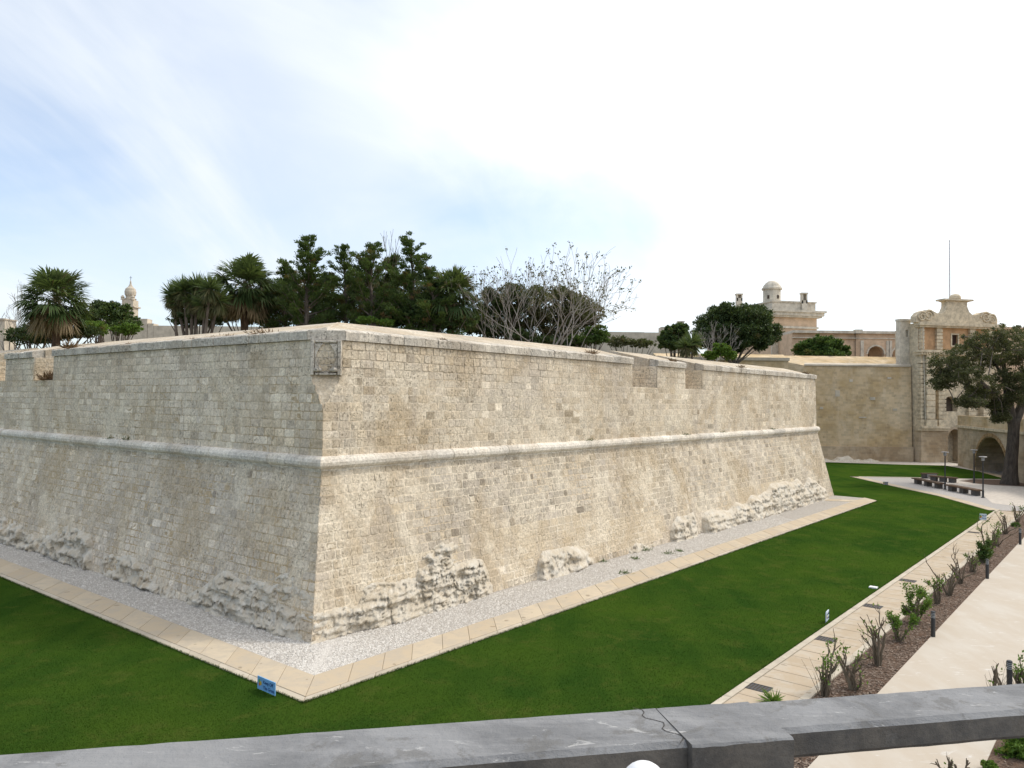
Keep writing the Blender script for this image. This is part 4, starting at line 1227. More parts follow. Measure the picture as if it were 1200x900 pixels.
# distant boundary walls and the church turret
dw = thing('distant_wall', at_depth(745, 420, 100.0) * (1, 1, 0) + np.array([0, 0, 5]), 'distant grey stone wall half hidden by shrubs left of the dark round tree', 'wall')
mb = MB()
for u0, u1, v in ((640, 755, 388), (755, 775, 389.5), (775, 800, 383)):
    a, b = at_depth(u0, v, 100), at_depth(u1, v, 100)
    mb.box(((a[0] + b[0]) / 2, 101, (a[2] + 5) / 2), (b[0] - a[0] - .02, 2, a[2] - 5))
mb.build('wall', M['pale_far'], dw)
a = at_depth(799.5, 379, 100); mb = MB(); mb.box((a[0], 101, a[2] - .5), (.75, .75, 1.5)); mb.box((a[0], 101, a[2] + .3), (.9, .9, .15)); mb.build('chimney', M['palace_trim'], dw)
DT = 150.0
tw = at_depth(152, 385, DT)
ch = thing('church_turret', (tw[0], tw[1], 5), 'distant church belfry with onion shaped stone cap left of the trees', 'belfry')
k = DT / FOC; zt_ = lambda v: at_depth(152, v, DT)[2]
mb = MB(); mb.box((tw[0], tw[1], (zt_(352) + 5) / 2), (13 * k, 13 * k, zt_(352) - 5)); mb.box((tw[0], tw[1], zt_(360)), (17 * k, 17 * k, .25)); mb.build('tower', M['pale_far'], ch)
mb = MB(); mb.lathe((tw[0], tw[1], 0), [(6.3 * k, zt_(357)), (6.3 * k, zt_(351)), (7 * k, zt_(350.5)), (5 * k, zt_(349.5)), (5 * k, zt_(347)), (6 * k, zt_(346)), (6.4 * k, zt_(342)), (5.4 * k, zt_(338.5)), (2.6 * k, zt_(336)), (1.1 * k, zt_(333)), (.8 * k, zt_(330)), (.2 * k, zt_(328))], 14)
dm = mb.build('onion_cap', M['pale_far'], ch)
mb = MB(); c = (tw[0], tw[1], zt_(327)); mb.box(c, (.06, .06, 1.2)); mb.box((c[0], c[1], c[2] + .25), (.5, .06, .06)); mb.build('cross', M['iron'], dm)
for sx in (-1, 1):
    mb = MB(); mb.lathe((tw[0] + sx * 6 * k, tw[1] - 6 * k, zt_(352)), [(.4, 0), (.3, .3), (.4, .5), (.1, .9)], 8); mb.build('urn', M['pale_far'], ch)
fw_ = thing('far_parapet', at_depth(190, 390, 140.0) * (1, 1, 0) + np.array([0, 0, 5]), 'distant pale stepped parapet wall beside the church belfry', 'wall')
mb = MB()
for u0, u1, v in ((120, 172.5, 373), (173, 180, 379), (180.2, 330, 381.5)):
    a, b = at_depth(u0, v, 140), at_depth(u1, v, 140); mb.box(((a[0] + b[0]) / 2, 141, (a[2] + 5) / 2), (b[0] - a[0], 2, a[2] - 5))
mb.build('wall', M['pale_far'], fw_)
fl = thing('far_tower_stub', at_depth(3, 385, 130.0) * (1, 1, 0) + np.array([0, 0, 5]), 'sliver of a distant pale building behind the bare tree at the left edge', 'building')
a, b = at_depth(-60, 374, 130), at_depth(8, 374, 130)
mb = MB(); mb.box(((a[0] + b[0]) / 2, 131, (a[2] + 5) / 2), (b[0] - a[0], 3, a[2] - 5)); mb.build('wall', M['pale_far'], fl)
mb = MB(); mb.box(((a[0] + b[0]) / 2, 130.9, a[2] + .06), (b[0] - a[0] + .3, 3.4, .22)); mb.build('roof_parapet', M['pale_far'], fl)
# ------------------------------------------------------------------ vegetation builders
def unit(v): return v / (np.linalg.norm(v, axis=-1, keepdims=True) + 1e-9)
def leaves_mesh(name, C, D, size, mat, parent, tone, rg, wid=.42, quad=True):
    """one small pointed face per leaf: C centres, D directions, size lengths"""
    n = len(C)
    D = unit(D); s = unit(np.cross(D, unit(rg.normal(0, 1, (n, 3)))))
    L_ = size[:, None]
    a, b = C - D * L_ * .5, C + D * L_ * .5
    m = C - D * L_ * .05
    V = np.stack([a, m + s * L_ * wid * .5, b, m - s * L_ * wid * .5], 1).reshape(-1, 3)
    Fc = np.arange(n * 4).reshape(-1, 4)
    return mesh_obj(name, V, Fc, mat, parent, np.repeat(tone, 4, axis=0))
def clump_points(centres, radii, counts, rg, shell=.55):
    """points in uneven ellipsoid clumps, denser to their outside; gives points, outward directions, clump index"""
    P, D, I = [], [], []
    for i, (c, r, k) in enumerate(zip(centres, radii, counts)):
        d = unit(rg.normal(0, 1, (k, 3)))
        rad = (shell + (1 - shell) * rg.random(k)) * (1 + rg.normal(0, .10, k))
        P.append(c + d * rad[:, None] * r); D.append(d); I.append(np.full(k, i))
    return np.concatenate(P), np.concatenate(D), np.concatenate(I)
def tone_for(I, n_cl, rg, dry=0.0, dryp=0.0, spread=.25):
    base = rg.random(n_cl); dr = (rg.random(n_cl) < dryp) * rg.uniform(.4, 1.0, n_cl)
    t = np.zeros((len(I), 3))
    t[:, 0] = np.clip(base[I] * .7 + rg.normal(.15, spread, len(I)), 0, 1)
    t[:, 1] = np.clip(dr[I] + (rg.random(len(I)) < dry) * .8, 0, 1)
    return t
def grow(mb, p, d, length, r, depth, rg, tips, spread=.6, up=.25, kids=(2, 3), shrink=.74, wob=.12, k=6, minr=.006, nodes=None):
    pts, rad = [p], [r]
    n = 3
    for i in range(n):
        d = unit(d + rg.normal(0, wob, 3) + np.array([0, 0, up * .12]))
        p = p + d * length / n; pts.append(p); rad.append(max(minr, r * (1 - .30 * (i + 1) / n)))
        if nodes is not None: nodes.append((p, d, depth))
    mb.tube(pts, rad, k, caps=depth == 0)
    if depth == 0:
        tips.append((p, d)); return
    for c in range(rg.integers(kids[0], kids[1] + 1)):
        nd = unit(d + unit(rg.normal(0, 1, 3)) * spread + np.array([0, 0, up]))
        grow(mb, pts[-1] if c < 2 else pts[-2], nd, length * shrink * rg.uniform(.75, 1.15), rad[-1] * (.80 if c == 0 else .62), depth - 1, rg, tips, spread, up, kids, shrink, wob, max(4, k - 1), minr, nodes)

def conifer(label, u, vtop, wpx, depth, seed, base_v=395, n_br=70, dry=.06, group='dark conifers on the bastion'):
    rg = np.random.default_rng(seed)
    top = at_depth(u, vtop, depth); H = top[2] - 8.6; W = wpx / FOC * depth / 2
    base = np.array([top[0] + rg.normal(0, .2), depth, 8.6])
    t = thing('conifer', base, label, 'tree', group)
    tr = MB()
    pts = [base + (top - base) * f + np.array([rg.normal(0, .07), rg.normal(0, .07), 0]) * (0 < f < 1) * H * .12 for f in np.linspace(0, 1, 8)]
    tr.tube(pts, [.03 * H * .75 * (1 - .92 * f) + .012 for f in np.linspace(0, 1, 8)], 7)
    C, R, dirs = [], [], []
    for i in range(n_br):
        f = .06 + .92 * (i + rg.random()) / n_br
        k = f * 7; j = int(k); p0 = pts[j] + (pts[min(j + 1, 7)] - pts[j]) * (k - j)
        prof = min(1.0, (1 - f) * 1.7 + .10) * (.75 + .25 * min(1, f / .4))
        ln = W * prof * rg.uniform(.45, 1.25) + .12
        a = rg.uniform(0, 2 * math.pi); el = rg.uniform(.05, .55) + f * .55
        d = np.array([math.cos(a) * math.cos(el), math.sin(a) * math.cos(el), math.sin(el)])
        q = [p0, p0 + d * ln * .5 + np.array([0, 0, -.03 * ln]), p0 + d * ln + np.array([0, 0, .10 * ln])]
        tr.tube(q, [.018 + .012 * ln, .012 + .006 * ln, .006], 4, caps=False)
        m = max(2, int(ln / .22))
        for g in range(m):
            h = .30 + .70 * (g + .6) / m
            c = q[0] + (q[2] - q[0]) * h + rg.normal(0, .09, 3) * (1, 1, .5)
            C.append(c); s = rg.uniform(.15, .30) * (1.15 - .35 * f); R.append(np.array([s * 1.25, s * 1.25, s * .62])); dirs.append(d)
    C, R = np.array(C), np.array(R)
    cnt = np.full(len(C), 60)
    P, D, I = clump_points(C, R, cnt, rg, .25)
    Dd = D * .55 + np.array(dirs)[I] * .8 + np.array([0, 0, .35])
    tone = tone_for(I, len(C), rg, 0, dry, .22)
    leaves_mesh('crown', P, Dd, rg.uniform(.09, .19, len(P)), M['conifer'], t, tone, rg, .34)
    tr.build('trunk', M['bark'], t)
    return t
def fan_palm(label, u, v, rpx, depth, seed, n_fan=44, zbase=8.6):
    rg = np.random.default_rng(seed)
    c = at_depth(u, v, depth); R = rpx / FOC * depth
    t = thing('fan_palm', (c[0], c[1], zbase), label, 'palm', 'fan palms on the bastion')
    tr = MB(); zs = np.linspace(zbase, c[2] - .1 * R, 9)
    tr.tube([(c[0] + rg.normal(0, .03), c[1] + rg.normal(0, .03), z) for z in zs], [.20 + .05 * (i % 2) for i in range(9)], 9); tr.build('trunk', M['palm_bark'], t)
    V, T, pet = [], [], MB()
    for i in range(n_fan):
        f = (i + .5) / n_fan
        el = math.radians(84 - 142 * f ** 1.0); a = i * 2.39996 + rg.normal(0, .15)
        dead = el < math.radians(-38)
        d = np.array([math.cos(a) * math.cos(el), math.sin(a) * math.cos(el), math.sin(el)])
        pl = R * rg.uniform(.30, .60); hub = c + d * pl + np.array([0, 0, -.05 * R])
        pet.tube([c, c + d * pl * .6, hub], [.022, .016, .010], 4, caps=False)
        side = unit(np.cross(d, (0, 0, 1.0)) + rg.normal(0, .2, 3)); upv = np.cross(side, d)
        nl = 26; fl = R * rg.uniform(.48, .60)
        for j in range(nl):
            b = (j / (nl - 1) - .5) * math.radians(165)
            ld = unit(d * math.cos(b) + side * math.sin(b) + upv * (-.10 + .12 * (j % 2)) + rg.normal(0, .05, 3))
            L0 = fl * (1 - .22 * abs(b) / 1.9) * rg.uniform(.85, 1.1)
            w = unit(np.cross(ld, upv)) * fl * .045
            mid_ = hub + ld * L0 * .6; tipp = hub + ld * L0 + np.array([0, 0, -.10 - .16 * rg.random() * (1 + (el < .3))]) * L0
            V += [hub, mid_ + w, tipp, mid_ - w]
            tn = (np.clip(.3 + .45 * math.sin(el) + rg.normal(0, .15), 0, 1), 1.0 if dead else float(rg.random() < .05) * .6, 0)
            T += [tn] * 4
    V = np.array(V)
    mesh_obj('fronds', V, np.arange(len(V)).reshape(-1, 4), M['palm'], t, np.array(T)); pet.build('leaf_stalks', M['palm'], t)
    # hanging thatch of dead leaves
    n = 520; a = rg.uniform(0, 2 * math.pi, n); rr = rg.uniform(.15, .55, n) * R
    P = c + np.stack([np.cos(a) * rr, np.sin(a) * rr, -rg.uniform(.25, .85, n) * R], 1)
    D = np.stack([np.cos(a) * .35, np.sin(a) * .35, -np.ones(n)], 1) + rg.normal(0, .18, (n, 3))
    tone = np.stack([rg.random(n), np.clip(rg.normal(.8, .2, n), 0, 1), np.zeros(n)], 1)
    leaves_mesh('dead_thatch', P, D, rg.uniform(.25, .55, n) * R * .6, M['palm'], t, tone, rg, .12)
    return t
def yucca(label, heads, depth, seed, zbase=8.6, blade=1.0, mat='palm'):
    rg = np.random.default_rng(seed)
    cs = [at_depth(u, v, depth + rg.normal(0, .5)) for u, v, r in heads]; rs = [r / FOC * depth for _, _, r in heads]
    b0 = np.mean(cs, axis=0)
    t = thing('yucca', (b0[0], b0[1], zbase), label, 'plant', 'spiky yuccas')
    st = MB(); P, D, S, T = [], [], [], []
    for c, r in zip(cs, rs):
        foot = np.array([b0[0] + (c[0] - b0[0]) * .55, b0[1] + (c[1] - b0[1]) * .5, zbase])
        st.tube([foot, foot + (c - foot) * .5 + rg.normal(0, .06, 3), c], [.10, .085, .075], 6)
        n = 230
        d = unit(rg.normal(0, 1, (n, 3))); d[:, 2] = np.abs(d[:, 2]) * 1.0 - (rg.random(n) < .45) * rg.uniform(.3, 1.5, n); d = unit(d)
        ln = r * rg.uniform(.75, 1.1, n)
        P.append(c + d * ln[:, None] * .5); D.append(d); S.append(ln); dry = (d[:, 2] < -.35)
        T.append(np.stack([np.clip(.3 + .4 * d[:, 2] + rg.normal(0, .15, n), 0, 1), dry * rg.uniform(.1, .6, n), np.zeros(n)], 1))
        m = 170     # dead skirt
        a = rg.uniform(0, 2 * math.pi, m); d2 = unit(np.stack([np.cos(a) * .3, np.sin(a) * .3, -np.ones(m)], 1) + rg.normal(0, .1, (m, 3)))
        P.append(c + d2 * r * .55 + np.stack([np.cos(a), np.sin(a), np.zeros(m)], 1) * .1); D.append(d2); S.append(r * rg.uniform(.6, 1.1, m)); T.append(np.stack([rg.random(m) * .4, rg.uniform(.1, .6, m), np.zeros(m)], 1))
    leaves_mesh('blades', np.concatenate(P), np.concatenate(D), np.concatenate(S), M[mat], t, np.concatenate(T), rg, .085)
    st.build('stems', M['bark'], t); return t
def bush(name, label, blobs, depth, seed, mat, leaf=.14, dens=900, zbase=8.6, cat='shrub', dry=.02, dryp=.05, dsp=1.0, group=None, trunk=None, subs=60):
    """blobs in photo pixels (u, v, half width, half height); every blob breaks into small clumps with gaps"""
    rg = np.random.default_rng(seed)
    C, R = [], []
    for u, v, a, b in blobs:
        c = at_depth(u, v, depth); ra, rb = a / FOC * depth, b / FOC * depth
        for k in range(subs):
            d = unit(rg.normal(0, 1, 3)); rr = rg.uniform(.45, .95)
            C.append(c + d * rr * np.array([ra, ra * dsp, rb])); s = rg.uniform(.14, .30) * min(ra, rb); R.append(np.array([s * 1.25, s * 1.25, s * .85]))
        C.append(c); R.append(np.array([ra, ra, rb]) * .78)
    C, R = np.array(C), np.array(R)
    w = R[:, 0] ** 2; cnt = np.maximum(20, (w / w.sum() * dens * 1.5 * len(blobs))).astype(int)
    P, D, I = clump_points(C, R, cnt, rg, .30)
    keep = P[:, 2] > zbase - .2; P, D, I = P[keep], D[keep], I[keep]
    c0 = np.mean(C, axis=0)
    t = thing(name, (c0[0], c0[1], zbase), label, cat, group)
    leaves_mesh('crown' if cat == 'tree' else 'foliage', P, D + rg.normal(0, .5, P.shape) + np.array([0, 0, .2]), rg.uniform(.6, 1.3, len(P)) * leaf, M[mat], t, tone_for(I, len(C), rg, dry, dryp), rg, .5)
    st = MB(); lim = C[rg.choice(len(C), min(len(C), 14), replace=False)]
    root = np.array([c0[0], c0[1], zbase])
    if trunk:
        root = np.array([c0[0], c0[1], zbase]); fork = root + np.array([0, 0, trunk]); st.tube([root, root + (fork - root) * .5 + rg.normal(0, .05, 3), fork], [.30, .25, .20], 8)
    else: fork = root
    kk = float(np.clip(np.max(R) / 1.2, .08, 1.0))
    for q in lim: st.tube([fork, fork + (q - fork) * .5 + rg.normal(0, .12 * kk, 3), q], [.09 * kk, .05 * kk, .015 * kk], 5, caps=False)
    st.build('trunk' if cat == 'tree' else 'stems', M['bark'], t)
    return t
def bare_tree(name, label, u, vtop, depth, seed, zbase=8.6, mat='pale_bark', n_stems=5, spread=.55, depthn=4, leaf=0, lean=.45, r0=.07, cat='tree', wob=.14, up=.28):
    rg = np.random.default_rng(seed)
    top = at_depth(u, vtop, depth); H = top[2] - zbase; base = np.array([top[0], depth, zbase])
    t = thing(name, base, label, cat)
    mb, tips, nodes = MB(), [], []
    tot = sum(.76 ** i for i in range(depthn + 1))
    for i in range(n_stems):
        a = 2 * math.pi * i / n_stems + rg.normal(0, .3)
        d = unit(np.array([math.cos(a) * lean, math.sin(a) * lean, 1.0]))
        grow(mb, base + np.array([math.cos(a), math.sin(a), 0]) * r0, d, H / tot * 1.12, r0 * rg.uniform(.7, 1), depthn, rg, tips, spread, up, (2, 3), .76, wob, 5, .008, nodes)
    mb.build('branches', M[mat], t)
    if leaf:
        tp_ = np.array([p for p, d in tips]); tp_ = tp_[rg.random(len(tp_)) < leaf]
        C = np.repeat(tp_, 6, axis=0) + rg.normal(0, .07, (len(tp_) * 6, 3))
        leaves_mesh('leaves', C, rg.normal(0, 1, C.shape) + np.array([0, 0, -.6]), rg.uniform(.08, .17, len(C)), M['olive'], t, np.stack([rg.random(len(C)), rg.random(len(C)) * .6, np.zeros(len(C))], 1), rg, .6)
    return t

# ------------------------------------------------------------------ trees on the bastion and beyond, left to right
bare_tree('bare_tree', 'leafless pale grey tree at the left edge beside the first palm', 12, 343, 50, 21, n_stems=4, depthn=4)
bush('evergreen_shrub', 'dark low shrub under the bare tree at the left edge', [(28, 392, 26, 14), (52, 386, 22, 18)], 50, 22, 'dark_broad', .16, 2600)
fan_palm('broad fan palm with brown thatch standing alone at far left', 66, 352, 46, 46, 23, 66)
bush('evergreen_tree', 'dark domed tree just right of the left palm', [(112, 370, 20, 22), (120, 362, 10, 10)], 58, 24, 'dark_broad', .18, 3200, cat='tree')
bush('pine_tree', 'dark green tree hiding part of the church belfry', [(136, 366, 20, 14), (143, 380, 20, 14)], 56, 25, 'conifer', .2, 3600, cat='tree')
bush('leafy_shrub', 'bright green shrub below the church belfry', [(112, 384, 16, 10), (150, 386, 18, 8)], 52, 26, 'bright', .16, 1800)
yucca('clump of dark yuccas on leaning stems left of the middle palm', [(203, 346, 19), (216, 340, 21), (231, 336, 21), (246, 338, 20), (225, 352, 19), (241, 356, 20), (255, 352, 20), (208, 356, 17)], 42, 27)
bush('evergreen_shrub', 'low dark growth around the foot of the lone left palm', [(70, 392, 24, 8), (100, 388, 24, 9), (45, 396, 20, 7)], 47.5, 58, 'dark_broad', .15, 1500, dryp=.15)
bush('evergreen_shrub', 'dark undergrowth between the yucca stems', [(222, 374, 26, 12), (246, 370, 20, 16)], 43.2, 59, 'dark_broad', .15, 1900, dryp=.15)
fan_palm('fan palm with upright fronds between yuccas and conifers', 287, 336, 46, 44, 28, 62)
bush('evergreen_shrub', 'dark undergrowth filling the gap beneath the middle palm', [(262, 366, 18, 16), (300, 368, 20, 14), (325, 352, 20, 26)], 46.5, 29, 'dark_broad', .16, 2600)
conifer('conifer with a tall pointed top nearest the middle palm', 361, 279, 92, 43.5, 31)
conifer('small conifer crowded against the middle palm', 334, 306, 60, 45, 32, n_br=56, dry=.12)
conifer('slim conifer beside the bare twig top', 405, 287, 66, 44.5, 33, dry=.14)
bare_tree('bare_tree', 'thin bare twig poking above the conifers', 421, 305, 45.2, 34, n_stems=1, depthn=5, lean=.1, r0=.06, spread=.4, mat='bark', up=.5)
conifer('broad conifer in the centre of the row', 438, 287, 86, 43, 35, dry=.08)
conifer('yellowish conifer just left of the tallest right one', 460, 300, 70, 45.5, 36, dry=.2)
conifer('tall ragged conifer at the right of the row', 482, 279, 80, 42.5, 37)
conifer('low dense conifer next to the right palm', 505, 315, 76, 42, 38, n_br=64)
bush('evergreen_shrub', 'dark hedge-like growth under the right conifers', [(470, 374, 26, 14), (505, 366, 26, 22), (540, 378, 24, 12)], 42.3, 39, 'conifer', .16, 3000, dryp=.1)
bush('evergreen_shrub', 'brownish scrub at the foot of the left conifers', [(352, 368, 22, 12), (385, 372, 22, 9)], 45.5, 40, 'conifer', .15, 1300, dryp=.6)
bush('leafy_shrub', 'small bright yellow green shrub peeping over the parapet in mid row', [(430, 375, 14, 5), (452, 378, 12, 5)], 41, 41, 'bright', .12, 900)
bush('evergreen_tree', 'dark evergreen mass behind the left conifers', [(345, 352, 26, 32), (378, 350, 28, 34), (318, 358, 20, 28)], 48, 56, 'conifer', .17, 3600, cat='tree', dryp=.12)
bush('evergreen_tree', 'dark evergreen mass behind the centre conifers', [(420, 350, 28, 30), (452, 344, 26, 34), (485, 350, 28, 34)], 48.5, 57, 'conifer', .17, 3600, cat='tree', dryp=.15)
fan_palm('right hand fan palm next to the grey fig branches', 529, 346, 42, 43, 42, 56)
bush('broadleaf_tree', 'dark green leafy mass behind the right palm', [(575, 362, 24, 28), (600, 352, 22, 24), (555, 378, 20, 14)], 45.5, 43, 'dark_broad', .18, 3000, cat='tree', dryp=.12)
bush('broadleaf_tree', 'olive green rounded tree behind the bare fig', [(640, 358, 36, 30), (678, 364, 30, 30), (660, 384, 42, 20), (615, 376, 26, 24)], 46.5, 44, 'olive', .19, 3400, cat='tree', dryp=.12)
bare_tree('fig_tree', 'spreading pale grey bare fig with a few dry leaves', 648, 303, 43.5, 45, n_stems=13, depthn=4, leaf=.6, lean=.60, r0=.07, spread=.62, wob=.16, zbase=8.4)
bare_tree('bare_shrub', 'thin grey bare shrub between right palm and fig', 590, 318, 43.0, 46, n_stems=5, depthn=4, leaf=.25, lean=.35, r0=.05)
bush('evergreen_shrub', 'dark low growth along the parapet under right palm and fig', [(575, 388, 24, 10), (605, 394, 24, 10), (638, 400, 26, 9), (668, 404, 20, 8)], 45.0, 55, 'dark_broad', .16, 1500, dryp=.15)
bush('evergreen_shrub', 'low green shrub beneath the fig at the parapet end', [(700, 392, 16, 12), (682, 398, 20, 8)], 44.5, 47, 'broad', .15, 1700)
bush('scrub', 'sparse grey green scrub on the distant wall', [(726, 400, 20, 8), (752, 402, 20, 6)], 80, 48, 'olive', .22, 1100)
bush('upright_shrub', 'dark green upright shrub left of the spiky yucca', [(783, 396, 12, 14), (797, 388, 11, 12), (790, 402, 20, 9)], 62, 49, 'conifer', .26, 3600)
yucca('single rounded spiky yucca beside the upright shrub', [(811, 402, 17), (803, 406, 14)], 60, 50, 9.0)
bush('leafy_shrub', 'bright green shrub in front of the big dark round tree', [(846, 410, 11, 9), (832, 416, 10, 6), (856, 416, 9, 6)], 63, 51, 'bright', .2, 1500)
bush('evergreen_tree', 'big dark dome shaped tree beside the palace lookout', [(838, 384, 26, 26), (868, 378, 34, 27), (892, 390, 24, 24), (862, 398, 30, 16), (850, 368, 24, 14), (884, 372, 24, 16), (866, 388, 46, 24), (826, 396, 15, 14)], 78, 52, 'dark_broad', .26, 5200, zbase=9.5, cat='tree', trunk=1.2, dryp=.03)
bare_tree('bare_shrub', 'pale leafless twigs under the big dark round tree', 832, 380, 70, 53, n_stems=6, depthn=4, lean=.6, r0=.07, zbase=10)
bush('round_shrub', 'rounded light green shrub in front of the palace wing', [(946, 408, 17, 12), (966, 404, 22, 13), (984, 412, 15, 9), (962, 415, 34, 8)], 101, 54, 'broad', .34, 3400, zbase=12.0)

M['dark_bark'] = mat_bark('dark_oak_bark', (.05, .041, .033), (.12, .10, .08))
# big tree by the gate
def big_tree():
    rg = np.random.default_rng(61)
    base = ground_at(1183, 568); D_ = base[1]
    t = thing('evergreen_oak', base, 'big spreading dark tree with thick leaning trunk in the plaza by the gate', 'tree')
    st, tips = MB(), []
    px = lambda u, v, dd=0.0: at_depth(u, v, D_ + dd)
    fork = px(1188, 490)
    rs = [.80, .60, .52, .48, .46, .52]
    st.tube([base + (0, 0, -.1), px(1184, 555), px(1185, 540), px(1187, 520), px(1188, 503), fork], rs, 12)
    st.tube([fork + (0, 0, -.6), px(1176, 478), px(1163, 462, -1), px(1150, 448, -2)], [.40, .34, .26, .18], 8)
    st.tube([fork + (0, 0, -.5), px(1181, 466), px(1178, 445, 1), px(1176, 420, 1)], [.38, .3, .22, .12], 8)
    st.tube([fork + (0, 0, -.5), px(1200, 470), px(1206, 445, -.5), px(1212, 420, -.5)], [.42, .34, .25, .14], 8)
    st.tube([px(1194, 480), px(1216, 468), px(1236, 455)], [.3, .22, .14], 7)
    st.tube([px(1163, 462, -1), px(1140, 455, 1.5), px(1122, 446, 2)], [.2, .15, .08], 6)
    st.tube([px(1178, 445, 1), px(1165, 425, 2), px(1150, 408, 3)], [.17, .12, .06], 6)
    st.build('trunk', M['dark_bark'], t)
    blobs = [(1110, 428, 20, 17), (1104, 446, 14, 12), (1128, 416, 22, 16), (1136, 440, 22, 16), (1150, 402, 22, 16), (1160, 424, 22, 18), (1176, 398, 22, 18), (1188, 416, 22, 18), (1204, 396, 24, 18),
             (1222, 414, 24, 20), (1236, 436, 22, 20), (1212, 440, 20, 16), (1152, 458, 18, 13), (1136, 470, 14, 8), (1166, 474, 13, 9), (1182, 446, 16, 14), (1172, 488, 8, 9), (1250, 420, 20, 18), (1194, 462, 14, 14)]
    C, R = [], []
    for u, v, a, b in blobs:
        c = px(u, v, rg.uniform(-2.5, 2.5)); ra, rb = a / FOC * D_, b / FOC * D_
        for k in range(62):
            d = unit(rg.normal(0, 1, 3)); C.append(c + d * rg.uniform(.3, 1.0) * np.array([ra, ra * 1.5, rb])); s = rg.uniform(.22, .5); R.append(np.array([s * 1.2, s * 1.2, s * .8]))
    C, R = np.array(C), np.array(R)
    P, D, I = clump_points(C, R, np.full(len(C), 60), rg, .2)
    leaves_mesh('crown', P, D + rg.normal(0, .6, P.shape), rg.uniform(.10, .22, len(P)), M['olive'], t, tone_for(I, len(C), rg, .02, .04), rg, .5)
    tw = MB()
    for i in rg.choice(len(C), 150, replace=False):
        j = np.argmin(np.linalg.norm(C - C[i] + rg.normal(0, .8, 3) + np.array([0, 0, 1.2]), axis=1)); tw.tube([C[j], (C[i] + C[j]) / 2 + rg.normal(0, .1, 3), C[i]], [.05, .035, .012], 4, caps=False)
    tw.build('branchlets', M['bark'], t)
big_tree()

# pruned shrubs along the planting bed
SHRUBS = [  # u, v of the foot, top v, half width px, stems, leafiness, words
    (966, 816, 738, 16, 3, .22, 'pruned bare shrub with green shoots nearest the concrete rail'),
    (999, 808, 742, 22, 3, .15, 'gnarled pruned shrub with curling stubs, second from the rail'),
    (1029, 780, 700, 24, 3, .12, 'tall forked pruned shrub with bare stubs beside the sign'),
    (1053, 752, 704, 14, 2, .8, 'pruned shrub with fresh leaves on its right side, before the bushiest one'),
    (1074, 731, 672, 15, 4, .9, 'bushiest leafy shrub of the planting bed row'),
    (1098, 708, 664, 14, 3, .25, 'pruned shrub with leafy tips just beyond the bushiest one'),
    (1112, 698, 648, 15, 4, .1, 'bare twiggy pruned shrub halfway along the planting bed'),
    (1125, 684, 640, 15, 4, .0, 'leafless arching pruned shrub before the upright green one'),
    (1139, 670, 640, 10, 3, .25, 'small thin pruned shrub beside the green column shrub'),
    (1151, 659, 632, 7, 3, 2.2, 'small upright green leafy shrub near the far bollard'),
    (1158, 649, 596, 13, 3, .35, 'tall pruned shrub with tufted top in front of the lawn corner'),
    (1168, 640, 602, 14, 3, .05, 'spreading bare pruned shrub near the plaza corner'),
    (1178, 626, 590, 14, 3, .2, 'thick-stemmed pruned shrub second from the far end of the bed'),
    (1190, 617, 614, 7, 3, 2.4, 'tiny round green shrub at the foot of the far pruned shrubs'),
    (1193, 612, 578, 12, 3, .2, 'furthest pruned shrub of the planting bed at the right edge')]
def pruned_shrub(base, H, W, n_stems, leafy, label, seed, group):
    rg = np.random.default_rng(seed)
    t = thing('pruned_shrub', base, label, 'shrub', group)
    mb, P, D = MB(), [], []
    n_stems += 2
    for i in range(n_stems):
        a = 2 * math.pi * i / n_stems + rg.uniform(0, 1.5)
        def stem(p, d, ln, r, lev):
            pts, rad = [p], [r]
            m = 5
            for q in range(m):
                d = unit(d + rg.normal(0, .20, 3) + np.array([0, 0, .12])); p = p + d * ln / m; pts.append(p); rad.append(r * (1 - .35 * (q + 1) / m) * rg.uniform(.9, 1.15))
                if leafy and rg.random() < min(1, leafy * .8) and (lev < 2 or leafy > .3):
                    for _ in range(int(3 + leafy * 9)): P.append(p + rg.normal(0, .05, 3)); D.append(unit(rg.normal(0, 1, 3) + np.array([0, 0, .8])))
            mb.tube(pts, rad, 6)
            if lev > 0:
                for _ in range(rg.integers(1, 4)):
                    k = rg.integers(2, m + 1); stem(pts[k], unit(d + rg.normal(0, .62, 3) * np.array([1, 1, .4]) + np.array([0, 0, .3])), ln * rg.uniform(.30, .62), rad[k] * .74, lev - 1)
            elif rg.random() < .5:
                mb.tube([p, p + d * ln * .3 + rg.normal(0, .03, 3)], [.004, .002], 3, caps=False)
        lean = W / max(H, .1) * .75
        stem(base + np.array([math.cos(a), math.sin(a), 0]) * .05, unit(np.array([math.cos(a) * lean, math.sin(a) * lean, 1])), H * rg.uniform(.38, .64), .034 * rg.uniform(.7, 1.2), 2)
    for _ in range(22):      # thin upright shoots
        q = base + rg.normal(0, .07, 3) * (1, 1, 0); dd = unit(np.array([rg.normal(0, .25), rg.normal(0, .25), 1])); ln_ = H * rg.uniform(.25, .7)
        mb.tube([q, q + dd * ln_ * .5 + rg.normal(0, .02, 3), q + dd * ln_], [.007, .005, .002], 4, caps=False)
    mb.build('stems', M['shrub_bark'], t)
    if P:
        P, D = np.array(P), np.array(D)
        leaves_mesh('leaves', P + D * .03, D, rg.uniform(.06, .12, len(P)), M['bright' if leafy < 1 else 'broad'], t, np.stack([rg.random(len(P)), (rg.random(len(P)) < .1) * .7, np.zeros(len(P))], 1), rg, .5)
for i, (u, v, vt, hw_, ns, lf, words) in enumerate(SHRUBS):
    b = ground_at(u, v, .012); k = np.linalg.norm(b[:2]) / FOC
    H = (v - vt) * b[1] / FOC; pruned_shrub(b, H, hw_ * b[1] / FOC, ns, lf, words, 100 + i, 'pruned shrubs along the planting bed')
